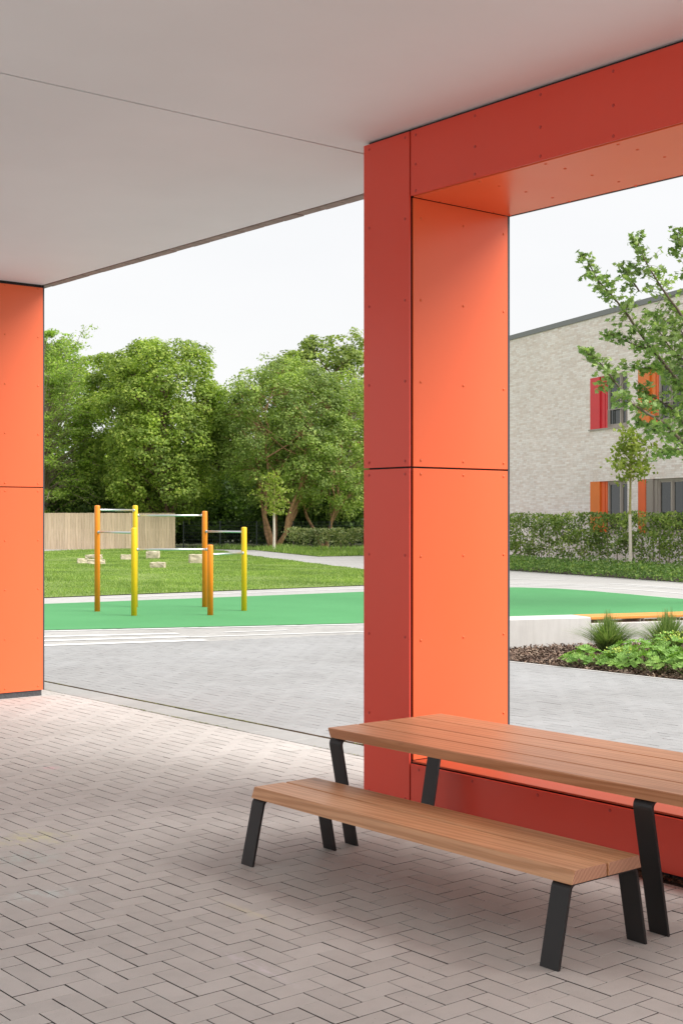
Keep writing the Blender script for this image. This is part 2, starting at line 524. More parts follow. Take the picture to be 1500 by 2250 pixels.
M['bark_pale'] = simple('pale_bark', (0.33, 0.28, 0.19), 0.9, var=0.25, vscale=7)
M['bark_dead'] = simple('dead_branch', (0.52, 0.45, 0.36), 0.9, var=0.2, vscale=7)
M['bark_twig'] = simple('maple_twig', (0.14, 0.105, 0.075), 0.8, var=0.25, vscale=12)
M['stem_white'] = simple('limewashed_stem', (0.72, 0.65, 0.55), 0.9, var=0.12, vscale=14)
M['stem_moss'] = simple('mossy_stem', (0.36, 0.33, 0.12), 0.9, var=0.25, vscale=14)
M['stone'] = simple('sandstone', (0.54, 0.47, 0.35), 0.9, var=0.3, vscale=6, bs=0.5, bscale=25)
M['mesh_fence'] = simple('dark_green_fence_steel', (0.025, 0.035, 0.033), 0.5)
M['soil'] = simple('dark_soil', (0.045, 0.032, 0.024), 1.0, var=0.4, vscale=30, bs=0.6, bscale=60)
M['mulch'] = leaf_mat('bark_mulch', ((0.07, 0.045, 0.035), (0.17, 0.11, 0.085), (0.40, 0.31, 0.25)), 0.0, 2.0, 0.15, 0.9)
M['litter'] = leaf_mat('dry_litter', ((0.02, 0.013, 0.009), (0.05, 0.03, 0.02), (0.16, 0.10, 0.06)), 0.0, 5.0, 0.1, 0.9)
M['taupe'] = simple('taupe_window_frame', (0.40, 0.345, 0.31), 0.45)
M['wred'] = simple('far_red_panel', (0.72, 0.04, 0.055), 0.4, var=0.04)
M['worange'] = simple('far_orange_panel', (0.82, 0.20, 0.03), 0.4, var=0.04)
M['worange2'] = simple('far_deep_orange_panel', (0.82, 0.13, 0.025), 0.4, var=0.04)
M['coping'] = simple('grey_roof_edge', (0.22, 0.225, 0.23), 0.5, 0.2)
def glass_pane():
    m, nt, b = mat_new('window_glass')
    b.inputs['Base Color'].default_value = (0.025, 0.03, 0.028, 1)
    b.inputs['Roughness'].default_value = 0.04
    b.inputs['IOR'].default_value = 1.6
    bump(nt, b, noise(nt, pos(nt), 1.2, 1), 0.02, 0.02)
    return m
M['glass'] = glass_pane()

def far_brick():
    m, nt, b = mat_new('pale_clinker')
    oc = objco(nt)
    sp = nt.nodes.new('ShaderNodeSeparateXYZ'); nt.links.new(oc, sp.inputs[0])
    cb = nt.nodes.new('ShaderNodeCombineXYZ')
    nt.links.new(sp.outputs['X'], cb.inputs[0]); nt.links.new(sp.outputs['Z'], cb.inputs[1])
    br = N(nt, 'ShaderNodeTexBrick', Scale=1.0)
    br.offset = 0.37; br.offset_frequency = 2
    br.inputs['Brick Width'].default_value = 0.29; br.inputs['Row Height'].default_value = 0.074
    br.inputs['Mortar Size'].default_value = 0.007; br.inputs['Mortar Smooth'].default_value = 0.3
    br.inputs['Bias'].default_value = 0.0
    br.inputs['Color1'].default_value = (0.97, 0.90, 0.875, 1); br.inputs['Color2'].default_value = (0.80, 0.68, 0.625, 1)
    br.inputs['Mortar'].default_value = (0.80, 0.72, 0.68, 1)
    nt.links.new(cb.outputs[0], br.inputs['Vector'])
    c = mixc(nt, 1.0, br.outputs['Color'], ramp(nt, noise(nt, oc, 7.0, 5, 0.7), [(0.3, 0.90), (0.7, 1.10)]), 'MULTIPLY')
    c = mixc(nt, 1.0, c, ramp(nt, noise(nt, oc, 0.5, 3), [(0.3, 0.95), (0.7, 1.04)]), 'MULTIPLY')
    nt.links.new(c, b.inputs['Base Color'])
    b.inputs['Roughness'].default_value = 0.85
    bump(nt, b, math_n(nt, 'SUBTRACT', 1.0, br.outputs['Fac']), 0.6, 0.01)
    return m
M['clinker'] = far_brick()

# ================================================================== GROUND
poly_sheet('ground', [(-900, -900), (900, -900), (900, 900), (-900, 900)], -0.08, M['wood_floor'])
# wide pale play-yard surface under everything outside
GREEN_FRONT = [(4.0, 20.5), (9.01, 18.23), (11.07, 17.28), (13.7, 16.14), (16.09, 15.29), (17.57, 14.86), (19.55, 14.3), (22.5, 13.2)]
GREEN_BACK = [(22.9, 13.6), (22.55, 16.0), (22.9, 17.4), (23.3, 18.7), (23.66, 20.02), (23.85, 21.2), (23.55, 22.1), (22.8, 22.75), (21.57, 22.99), (19.49, 23.0), (16.05, 23.25), (13.95, 23.44), (11.69, 23.65), (4.0, 24.6)]
yard = poly_sheet('play_yard', [(-20, 14), (6, 12), (40, -6), (60, 20), (50, 62), (36, 72), (-20, 40)], -0.03, M['pale'])
green = poly_sheet('safety_surface', GREEN_FRONT + GREEN_BACK, 0.006, M['green'])

# white track markings
def line_strip(p0, p1, wd, z, name='painted_line', par=None):
    a = Vector((*p0, 0)); b = Vector((*p1, 0))
    n = (b-a).normalized().cross(Vector((0, 0, 1)))*wd/2
    e = (b-a).normalized()*wd*1.6
    pts = [a-n, b-n, b+e*0.2+n, a+n]
    m = MB(); m.add([(p.x, p.y, z) for p in pts], [(0, 1, 2, 3)])
    o = m.build(name, M['white_line'], par)
    if o.data.polygons[0].normal.z < 0: o.data.flip_normals()
    return o
def ext(p0, p1, k):
    return (p0[0]+(p0[0]-p1[0])*k, p0[1]+(p0[1]-p1[1])*k)
for (p0, p1, wd, k) in (((9.16, 17.93), (13.9, 15.85), 0.10, 1.0), ((8.74, 17.11), (10.41, 16.42), 0.17, 3.0), ((8.45, 16.54), (10.24, 15.88), 0.17, 3.0),
                        ((8.15, 15.95), (10.12, 15.29), 0.20, 3.0), ((11.05, 16.14), (11.97, 15.87), 0.08, 0.0), ((10.2, 15.79), (12.69, 14.95), 0.08, 0.0),
                        ((12.69, 14.95), (16.5, 13.75), 0.08, 0.0)):
    line_strip(ext(p0, p1, k), p1, wd, 0.006, par=None).parent = yard
def curve_strip(pts, wd, z):
    m = MB()
    P = [Vector((x, y, 0)) for x, y in pts]
    vs = []
    for i, p in enumerate(P):
        d = (P[min(i+1, len(P)-1)] - P[max(i-1, 0)]).normalized()
        n = d.cross(Vector((0, 0, 1)))
        vs += [(p.x-n.x*wd/2, p.y-n.y*wd/2, z), (p.x+n.x*wd/2, p.y+n.y*wd/2, z)]
    fs = [(2*i, 2*i+1, 2*i+3, 2*i+2) for i in range(len(P)-1)]
    m.add(vs, fs)
    o = m.build('painted_line', M['white_line'], yard)
    if o.data.polygons[0].normal.z < 0: o.data.flip_normals()
back = list(reversed(GREEN_BACK))
for off, wd in ((0.28, 0.10), (1.55, 0.10), (2.7, 0.10)):
    c = Vector((15, 18))
    pts = []
    sel = back[2:-1]
    for i, (x, y) in enumerate(sel):
        a = Vector(sel[max(i-1, 0)]); b = Vector(sel[min(i+1, len(sel)-1)])
        d = (b-a).normalized(); n = Vector((-d.y, d.x))
        if n.dot(Vector((x, y))-c) < 0: n = -n
        pts.append((x+n.x*off, y+n.y*off))
    curve_strip(pts, wd, -0.024)
for p0, p1 in (((26.6, 27.2), (27.6, 24.3)), ((27.2, 22.5), (26.6, 19.8)), ((25.0, 23.9), (26.0, 21.6))):
    line_strip(p0, p1, 0.10, -0.023).parent = yard

# lawns
LAWN1 = [(-15, 30.5), (4, 26.6), (12.76, 25.85), (17.67, 25.67), (21.68, 25.53), (24.3, 26.0), (26.2, 28.0), (27.6, 31.0), (28.32, 33.36), (31.53, 41.51), (34.05, 47.41), (38.46, 56.27), (40.4, 60.6), (39.6, 63.5), (30, 61.5), (-15, 52)]
LAWN2 = [(40.3, 59.9), (40.8, 56.8), (36.17, 45.68), (38.6, 45.5), (44.0, 43.0), (56, 44), (53, 54), (46, 58.5), (40.2, 63.2)]
lawn = poly_sheet('lawn', LAWN1, -0.012, M['lawn'])
lawn2 = poly_sheet('lawn_verge', LAWN2, -0.012, M['lawn'])

def grass_blades(name, poly, dens, hmin, hmax, wd, seed, parent, dens_far=None):
    rg = np.random.default_rng(seed)
    P = np.array(poly)
    x0, y0 = P.min(0); x1, y1 = P.max(0)
    n = int((x1-x0)*(y1-y0)*dens)
    X = rg.uniform(x0, x1, n); Y = rg.uniform(y0, y1, n)
    d = X*FW[0]+Y*FW[1]; u = (X*RT[0]+Y*RT[1])/np.maximum(d, 1)
    keep = inside(poly, X, Y) & (d > 10) & (u > -0.30) & (u < 0.12)
    keep &= rg.uniform(0, 1, n) < np.clip((42.0/np.maximum(d, 1))**1.3, 0.25, 1)
    X = X[keep]; Y = Y[keep]; d = d[keep]; n = len(X)
    patch = 0.75 + 0.45*np.sin(X*0.9+1.3*np.sin(Y*0.7))*np.sin(Y*0.8+np.sin(X*1.1))
    H = rg.uniform(hmin, hmax, n)*patch
    a = rg.uniform(0, 2*np.pi, n)
    W = wd*(0.7+0.6*rg.uniform(0, 1, n))*(1+np.clip((d-30)/40, 0, 1))
    lean = rg.uniform(0.1, 0.8, n)*H
    b = rg.uniform(0, 2*np.pi, n)
    base = np.stack([X, Y, np.full(n, -0.02)], 1)
    wv = np.stack([np.cos(a)*W, np.sin(a)*W, np.zeros(n)], 1)
    tip = base + np.stack([np.cos(b)*lean, np.sin(b)*lean, H], 1)
    V = np.stack([base-wv, base+wv, tip], 1)
    o = link(name, np_mesh(name, V.reshape(-1, 3), 3), M['grass'], parent)
    tag(o, kind='stuff')
    return o
grass_blades('grass_blades', LAWN1, 420, 0.03, 0.09, 0.011, 3, lawn)
grass_blades('grass_blades', LAWN2, 130, 0.10, 0.32, 0.014, 4, lawn2)

# ================================================================== PAVING
PW = 0.1
PX0, PY0 = 2.8834, 3.73
def herring(poly, x0, x1, y0, y1):
    """centres and orientation of herringbone pavers (20 x 10 cm) inside a polygon"""
    out = []
    for i in range(int((x0-PX0)/PW)-2, int((x1-PX0)/PW)+2):
        for j in range(int((y0-PY0)/PW)-2, int((y1-PY0)/PW)+2):
            k = (j-i) % 4
            if k == 1: out.append((PX0+(i+1)*PW, PY0+(j+0.5)*PW, 0))
            elif k == 2: out.append((PX0+(i+0.5)*PW, PY0+(j+1)*PW, 1))
    A = np.array(out)
    return A[inside(poly, A[:, 0], A[:, 1])]

def paver_mesh(name, lx, ly, mat, side):
    m = MB()
    c = 0.0009; zt = 0.0; zb = -0.03
    def ring(d, z): return [(-lx/2+d, -ly/2+d, z), (lx/2-d, -ly/2+d, z), (lx/2-d, ly/2-d, z), (-lx/2+d, ly/2-d, z)]
    vs = ring(0, zb) + ring(0, zt-0.0012) + ring(c, zt)
    fs = [(8, 9, 10, 11)]
    for k in range(2):
        for i in range(4):
            a = 4*k+i; b = 4*k+(i+1) % 4
            fs.append((a, b, b+4, a+4))
    m.add(vs, fs)
    me = m.mesh(name)
    me.materials.append(mat)
    me.materials.append(side)
    me.polygons.foreach_set('material_index', [0]+[1]*4+[0]*4)
    return me
def pavers(floor, A, mat, n_single, seed, gx=0.0055, gy=0.0046, xlim=(-99, 99), ycut=99, side=None):
    side = side or M['joint']
    rg = np.random.default_rng(seed)
    hx = np.where(A[:, 2] == 0, PW, PW/2)
    hi = np.where(A[:, 1] < ycut, xlim[1], 99)
    l = np.maximum(A[:, 0]-hx, xlim[0]); r = np.minimum(A[:, 0]+hx, hi)
    ok = r-l > 0.015
    A = np.column_stack([(l+r)/2, A[:, 1], A[:, 2], r-l])[ok]
    cut = A[:, 3] < np.where(A[:, 2] == 0, 2*PW, PW)-1e-4
    d = A[:, 0]*FW[0]+A[:, 1]*FW[1]
    u = (A[:, 0]*RT[0]+A[:, 1]*RT[1])/np.maximum(d, 0.1)
    vis = (np.abs(u) < 0.26) & (d > 4.3) & ~cut
    score = np.where(vis, d, d+1000)
    order = np.argsort(score)
    single = order[:n_single]; rest = order[n_single:]
    # pieces along x: 0.2 long in x; along y: 0.2 long in y
    dims = {0: (2*PW-gx, PW-gy), 1: (PW-gx, 2*PW-gy)}
    mes = {k: paver_mesh('paver', *dims[k], mat, side) for k in (0, 1)}
    for q in single:
        x, y, k, _ = A[q]
        o = bpy.data.objects.new('paver', mes[int(k)])
        COL.objects.link(o)
        o.parent = floor
        o.location = (x+rg.normal(0, 0.0006), y+rg.normal(0, 0.0006), rg.normal(0, 0.0004))
        o.rotation_euler = (rg.normal(0, 0.002), rg.normal(0, 0.002), rg.normal(0, 0.003))
    B = A[rest]; n = len(B)
    lx = (B[:, 3]-gx)/2
    ly = np.where(B[:, 2] == 0, dims[0][1], dims[1][1])/2
    z = rg.normal(0, 0.0004, n)
    tx = rg.normal(0, 0.002, n); ty = rg.normal(0, 0.002, n)
    sg = np.array([(-1, -1), (1, -1), (1, 1), (-1, 1)])
    def ring(c, dz):
        px = sg[None, :, 0]*(lx-c)[:, None]; py = sg[None, :, 1]*(ly-c)[:, None]
        return np.stack([B[:, 0:1]+px, B[:, 1:2]+py, z[:, None]+dz+px*tx[:, None]+py*ty[:, None]], 2)
    V = np.concatenate([ring(0, -0.03), ring(0, -0.0012), ring(0.0009, 0)], 1)   # n,12,3
    fs = [(8, 9, 10, 11)]
    for k in range(2):
        for i in range(4):
            a = 4*k+i; b = 4*k+(i+1) % 4
            fs.append((a, b, b+4, a+4))
    Fq = (np.arange(n)[:, None, None]*12 + np.array(fs)[None]).reshape(-1, 4)
    me = bpy.data.meshes.new('pavers')
    me.vertices.add(n*12); me.vertices.foreach_set('co', V.astype(np.float32).ravel())
    nf = len(Fq)
    me.loops.add(nf*4); me.loops.foreach_set('vertex_index', Fq.astype(np.int32).ravel())
    me.polygons.add(nf)
    me.polygons.foreach_set('loop_start', np.arange(0, nf*4, 4, dtype=np.int32))
    me.polygons.foreach_set('loop_total', np.full(nf, 4, np.int32))
    me.polygons.foreach_set('use_smooth', np.zeros(nf, bool))
    me.update(calc_edges=True)
    me.materials.append(mat); me.materials.append(side)
    me.polygons.foreach_set('material_index', np.tile(np.array([0]+[1]*4+[0]*4, np.int32), n))
    o = link('pavers', me, None, floor)
    tag(o, kind='stuff')

FLOOR = [(0.4, 0.2), (6.2, -0.5), (6.2, 14.1), (2.0, 14.1)]
bounce_court = poly_sheet('bounce_court', [(-30, -25), (6.05, -25), (6.05, 16.2), (-5.2, 24.8), (-30, 30)], -0.02, M['pale'])  # unseen pale paving, added to bounce light into the passage
floor = poly_sheet('passage_floor', [(0.35, 0.2), (6.05, -0.5), (6.05, 14.2), (1.9, 14.2)], -0.014, M['joint'])
pavers(floor, herring(FLOOR, 0.4, 6.3, -0.5, 14.2), M['paver_in'], 300, 11, xlim=(-9, 6.047))
# plain paved apron where the camera cannot look closely is carried by the sheet itself
YARD_NEAR = [(6.25, -5), (11.45, -5), (11.45, 11.5), (12.2, 12.4), (17.6, 11.2), (17.6, 14.9), (16.09, 15.33), (13.7, 16.18), (11.07, 17.32), (9.01, 18.27), (6.25, 19.5)]
court = poly_sheet('courtyard', [(6.05, -5.2), (11.36, -5.2), (11.36, 11.5), (12.2, 12.4), (17.8, 10.8), (17.8, 14.8), (16.09, 15.35), (13.7, 16.2), (11.07, 17.34), (9.01, 18.29), (5, 20.1), (-5.2, 24.8), (-5.2, 16.2), (6.05, 16.2)], -0.0035, M['joint_out'])
AC = herring(YARD_NEAR, 6.2, 17.7, -5, 19.6)
def pale_side(x, y):       # beyond the outermost track marking
    ax, ay, bx, by = 8.15, 15.83, 10.12, 15.17
    yl = np.where(x < 10.12, ay+(x-ax)*(by-ay)/(bx-ax), 15.17+(x-10.12)*(14.05-15.17)/(16.0-10.12))
    return y > yl
ps = pale_side(AC[:, 0], AC[:, 1])
pavers(court, AC[~ps], M['paver_out'], 300, 12, 0.0034, 0.0028, xlim=(6.378, 11.322), ycut=11.3, side=M['joint_out'])
pavers(court, AC[ps], M['paver_pale'], 0, 13, 0.0034, 0.0028, xlim=(6.378, 99), side=M['joint_out'])

# slot drain and its row of channel slabs
drain = empty('slot_drain', (6.2, 8.0, 0))
tag(drain, kind='structure')
rs = random.Random(5)
y = -1.0
while y < 15.5:
    L = 0.5
    m = MB(); m.cbox(6.052, 6.340, y+0.004, y+L-0.004, -0.05, 0.0015+rs.uniform(-0.001, 0.001), 0.004)
    o = m.build('channel_slab', M['slab'])
    o.parent = drain; o.matrix_parent_inverse = Matrix.Translation((-6.2, -8.0, 0))
    y += L
m = MB(); m.box(6.348, 6.352, -1, 15.5, -0.05, 0.002); m.box(6.372, 6.376, -1, 15.5, -0.05, 0.002)
o = m.build('slot_edge', simple('rusty_steel', (0.12, 0.075, 0.03), 0.7, var=0.5, vscale=9)); o.parent = drain; o.matrix_parent_inverse = Matrix.Translation((-6.2, -8.0, 0))
# moss growing along the drain
rg = np.random.default_rng(21)
n = 5000
yy = rg.uniform(5.5, 13, n)
dens = np.clip(np.sin(yy*2.1)+np.sin(yy*0.7+1)+0.4, 0, 2)
keep = rg.uniform(0, 1.6, n) < dens*np.clip(1.6-(yy-5.5)/6, 0.1, 1)
yy = yy[keep]; n = len(yy)
xx = np.where(rg.uniform(0, 1, n) < 0.75, 6.355+rg.normal(0, 0.006, n), 6.045+rg.normal(0, 0.006, n))
C = np.stack([xx, yy, np.full(n, 0.0035)+rg.uniform(0, .003, n)], 1)
a = rg.uniform(0, 6.28, n); s = rg.uniform(0.003, 0.009, n)
U = np.stack([np.cos(a)*s, np.sin(a)*s, rg.uniform(-.2, .2, n)*s], 1); Vv = np.stack([-np.sin(a)*s, np.cos(a)*s, rg.uniform(-.2, .2, n)*s], 1)
mo = link('moss', np_mesh('moss', np.stack([C-U, C+Vv, C+U, C-Vv], 1).reshape(-1, 3), 4), leaf_mat('moss', ((0.08, 0.09, 0.02), (0.17, 0.18, 0.03), (0.26, 0.26, 0.05)), 0, 3, .1), drain)
mo.matrix_parent_inverse = Matrix.Translation((-6.2, -8.0, 0)); tag(mo, kind='stuff')

# ================================================================== SCHOOL BUILDING WITH THE PASSAGE
CZ = 3.81           # ceiling
XI, XO = 5.06, 5.85 # inner and outer face of the clad frame
school = empty('school_building', (5.4, 8.0, 0))
tag(school, 'school building with covered passage, pale ceiling and red and orange clad piers', 'building')
INV = Matrix.Translation((-5.4, -8.0, 0))
def part(o, par=None):
    o.parent = par or school
    if par is None: o.matrix_parent_inverse = INV
    return o
# ceiling panels (open joint between them)
for (y0, y1) in ((6.155, 16.2), (-0.4, 6.135), (-2.1, -0.42)):
    m = MB(); m.box(0.4, XO-0.012, y0, y1, CZ, CZ+0.03)
    part(m.build('ceiling_panel', M['ceil']))
m = MB(); m.box(0.3, 5.93, -2.2, 16.3, CZ+0.034, 4.7)  # unseen roof mass, height and rear edge cut back to let in light
part(m.build('low_roof_mass', M['slatebrick']))
m = MB(); m.box(0.45, XO-0.014, 6.125, 6.165, CZ+0.0305, CZ+0.0335)
part(m.build('joint_strip', simple('joint_brown', (0.10, 0.06, 0.045), 0.8)))
# brick soffit strip over the outer edge
rs = random.Random(8)
y = 5.98
while y < 12.2:
    m = MB(); m.cbox(5.852, 5.938, y+0.004, y+0.232, CZ-0.004+rs.uniform(-.002, .002), CZ+0.05, 0.003)
    part(m.build('brick', M['slatebrick']))
    y += 0.24
m = MB(); m.box(5.844, 5.936, 1.0, 12.3, CZ+0.006, CZ+0.033)
part(m.build('soffit_mortar', M['mortar']))

# rivet heads
def rivet_mesh(mat, nm):
    m = MB()
    m.lathe([(0.0085, -0.001), (0.0085, 0.0012), (0.0065, 0.0032), (0.003, 0.0042)], 8)
    me = m.mesh(nm); me.materials.append(mat)
    return me
RIV = {'orange': rivet_mesh(M['rivet_o'], 'rivet'), 'red': rivet_mesh(M['rivet_r'], 'rivet')}
def panel(x0, x1, y0, y1, z0, z1, mat, rivets=(), nrm=None, name='cladding_panel'):
    m = MB(); m.cbox(x0, x1, y0, y1, z0, z1, 0.0015)
    p = part(m.build(name, M[mat]))
    rot = {'-x': (0, R(-90), 0), '-y': (R(90), 0, 0), '+y': (R(-90), 0, 0), '-z': (R(180), 0, 0), '+z': (0, 0, 0), '+x': (0, R(90), 0)}[nrm] if nrm else (0, 0, 0)
    for q in rivets:
        r = bpy.data.objects.new('rivet', RIV[mat]); COL.objects.link(r)
        r.parent = p; r.location = q; r.rotation_euler = rot
    return p
T = 0.010   # panel thickness
G = 0.009   # open joint
def core(x0, x1, y0, y1, z0, z1, name='frame_core', mat='core'):
    m = MB(); m.box(x0, x1, y0, y1, z0, z1)
    part(m.build(name, M[mat]))
YJ = 5.575          # jamb of the window-like opening
YL = 5.972          # left side of the right-hand pier
ZJ = 1.93           # horizontal joint
ZS, ZB = 0.302, 3.43  # sill and beam soffit
YE = 1.20           # far jamb, out of view
ZT = CZ - 0.016
b = 0.022           # cores sit this far behind the panel faces
# right-hand pier core
core(XI+b, XO-b, YJ+b, YL-b, 0.0, CZ+0.02)
RZ1 = [3.765, 3.313, 2.861, 2.41, 1.965]
RZ2 = [1.893, 1.44, 0.985, 0.53, 0.085]
RY = (5.925, 5.618)
panel(XI, XI+T, YJ+0.007, YL, ZJ+G/2, ZT, 'red', [(XI, yy, zz) for zz in RZ1 for yy in RY], '-x')
panel(XI, XI+T, YJ+0.007, YL, 0.03, ZJ-G/2, 'red', [(XI, yy, zz) for zz in RZ2 for yy in RY], '-x')
JX = (5.14, 5.47, 5.80)
JX0 = XI+0.004
panel(XI+0.024, XO-0.016, YJ, YJ+T, ZJ+G/2, ZB-0.002, 'orange', [(xx, YJ, zz) for zz in (3.32, 2.863, 2.406, 1.95+0.02) for xx in JX], '-y')
panel(XI+0.024, XO-0.016, YJ, YJ+T, ZS+0.002, ZJ-G/2, 'orange', [(xx, YJ, zz) for zz in (1.893, 1.433, 0.965, 0.50, 0.345) for xx in JX], '-y')
# other faces of the pier (towards the wide opening and outside)
panel(XI+0.012, XO-0.010, YL-T-0.001, YL-0.001, ZJ+G/2, ZT, 'orange', [], None)
panel(XI+0.012, XO-0.010, YL-T-0.001, YL-0.001, 0.03, ZJ-G/2, 'orange', [], None)
m = MB(); m.box(XO-0.0145, XO+0.001, YJ-0.001, YJ+0.02, ZS, ZB); part(m.build('edge_profile', M['alu']))
m = MB(); m.box(XO-0.012, XO, YJ+0.021, YL-0.003, 0.0, CZ+0.02); part(m.build('outer_lining', M['slatebrick']))
# beam
core(XI+b, XO-b, YE-0.5, YJ+b-0.001, ZB+b, CZ+0.02)
BY = [YJ-0.045-0.46*k for k in range(10)]
panel(XI, XI+T, 2.90, YJ-G/2, ZB+0.003, ZT, 'red', [(XI, yy, zz) for yy in BY if yy > 2.9 for zz in (3.762, 3.60, 3.455)], '-x')
panel(XI, XI+T, YE-0.5, 2.90-G, ZB+0.003, ZT, 'red', [(XI, yy, zz) for yy in BY if yy < 2.89 for zz in (3.762, 3.60, 3.455)], '-x')
SX = (5.12, 5.265, 5.475, 5.69, 5.83)
panel(XI+0.022, XO-0.014, 2.90, YJ-0.003, ZB, ZB+T, 'orange', [(xx, yy, ZB) for yy in [5.55, 5.095, 4.63, 4.17, 3.71, 3.25] for xx in SX], '-z')
panel(XI+0.022, XO-0.014, YE, 2.90-G, ZB, ZB+T, 'orange', [(xx, yy, ZB) for yy in (2.79, 2.33, 1.87, 1.41) for xx in SX], '-z')
m = MB(); m.box(XO-0.012, XO, YE, YJ-0.002, ZB-0.002, ZB+0.02); part(m.build('edge_profile', M['alu']))
m = MB(); m.box(XO-0.012, XO+0.08, YE-0.5, YJ+0.3, ZB+0.021, CZ+0.02); part(m.build('outer_lining', M['slatebrick']))
# sill parapet
core(XI+b, XO-b, YE-0.5, YJ+b-0.001, 0.0, ZS-b)
panel(XI, XI+T, 2.90, YJ-G/2, 0.03, ZS-0.015, 'red', [(XI, yy, 0.262) for yy in (5.505, 5.09, 4.63, 4.17, 3.71, 3.25)], '-x')
panel(XI, XI+T, YE-0.5, 2.90-G, 0.03, ZS-0.015, 'red', [(XI, yy, 0.262) for yy in (2.79, 2.33, 1.87, 1.41)], '-x')
panel(XI+0.014, XO-0.004, YE, YJ-0.003, ZS-T, ZS, 'orange_shade', [], None)
# far jamb of the opening (out of view)
core(XI+b, XO-b, YE-0.4, YE-b, ZS-b, ZB+b)
panel(XI, XI+T, YE-0.4, YE-G/2, ZS+0.005, ZB-0.005, 'red', [], None)
panel(XI+0.014, XO-0.010, YE-T, YE, ZS+0.002, ZB-0.002, 'orange', [], None)
# left-hand pier
YP = 11.49
core(XI+b, XO-b, YP+b, 12.6, 0.0, CZ+0.02)
LX = (5.14, 5.46, 5.79)
panel(XI+0.012, XO-0.012, YP, YP+T, ZJ+G/2, ZT-0.012, 'orange', [(xx, YP, zz) for zz in (3.765, 3.32, 2.87, 2.42, 1.965) for xx in LX], '-y')
panel(XI+0.012, XO-0.012, YP, YP+T, 0.054, ZJ-G/2, 'orange', [(xx, YP, zz) for zz in (1.893, 1.44, 0.99, 0.54, 0.09) for xx in LX], '-y')
panel(XI, XI+T, YP+0.004, 12.6, 0.054, ZJ-G/2, 'red', [], None)
panel(XI, XI+T, YP+0.004, 12.6, ZJ+G/2, ZT-0.012, 'red', [], None)
m = MB(); m.box(XO-0.010, XO+0.002, YP-0.001, YP+0.02, 0.052, CZ-0.004); part(m.build('edge_profile', M['alu']))
m = MB(); m.box(XI+0.02, XO-0.02, YP+0.012, 12.59, -0.02, 0.053); part(m.build('plinth', M['plinth']))
m = MB(); m.box(XO-0.010, XO, YP+0.021, 12.6, 0.054, CZ+0.02); part(m.build('outer_lining', M['slatebrick']))
# end walls of the passage and slender piers on its open garden side
m = MB(); m.box(0.4, XO-0.02, 16.2, 16.5, 0, CZ+0.02); part(m.build('end_wall', M['ceil']))
for yy in (-2.0, 9.0, 15.0):
    m = MB(); m.cbox(0.4, 0.8, yy, yy+0.4, 0, CZ, 0.004); part(m.build('garden_pier', M['red']))

# dirt and litter caught along the foot of the parapet
m = MB(); m.box(XI-0.055, XI+0.02, 1.0, YL, -0.03, 0.004)
strip = m.build('soil_strip', M['soil']); tag(strip, kind='structure')
rg = np.random.default_rng(31)
n = 2600
C = np.stack([XI-0.02+rg.normal(0, 0.018, n), rg.uniform(2.2, 5.3, n), 0.006+np.abs(rg.normal(0, 0.010, n))], 1)
a = rg.uniform(0, 6.28, n); L = rg.uniform(0.006, 0.03, n); e = rg.normal(0, 0.35, n)
U = np.stack([np.cos(a)*L, np.sin(a)*L, e*L], 1); Vv = np.stack([-np.sin(a), np.cos(a), rg.normal(0, .4, n)], 1)*rg.uniform(0.001, 0.008, n)[:, None]
lt = link('dry_litter', np_mesh('dry_litter', np.stack([C-U, C+Vv, C+U, C-Vv], 1).reshape(-1, 3), 4), M['litter'], strip); tag(lt, kind='stuff')

# ================================================================== BENCH AND TABLE
def plank(name, x0t, x1t, x0b, x1b, y0, y1, z0, z1, mat, par, origin):
    """plank with eased edges; own origin so the grain differs"""
    m = MB(); c = 0.004
    P = [(x0b, z0), (x1b, z0), (x1t, z1-c), (x1t-c*math.copysign(1, 1), z1), (x0t+c, z1), (x0t, z1-c)]
    ox, oy, oz = origin
    prof = [(p[0]-ox, p[1]-oz) for p in P]
    n = len(prof)
    def ring(yv, k): 
        cx = sum(p[0] for p in prof)/n; cz = sum(p[1] for p in prof)/n
        return [(cx+(p[0]-cx)*k, yv-oy, cz+(p[1]-cz)*k) for p in prof]
    vs = ring(y0, 0.975) + ring(y0+0.003, 1) + ring(y1-0.003, 1) + ring(y1, 0.975)
    fs = [tuple(range(n)), tuple(range(4*n-1, 3*n-1, -1))]
    for k in range(3):
        for i in range(n):
            j = (i+1) % n
            fs.append((k*n+j, k*n+i, (k+1)*n+i, (k+1)*n+j))
    m.add(vs, fs)
    o = m.build(name, mat)
    o.data.materials.append(M['endgrain'])
    o.data.polygons[0].material_index = 1; o.data.polygons[1].material_index = 1
    o.parent = par
    o.location = (ox-par.location.x, oy-par.location.y, oz-par.location.z)
    return o

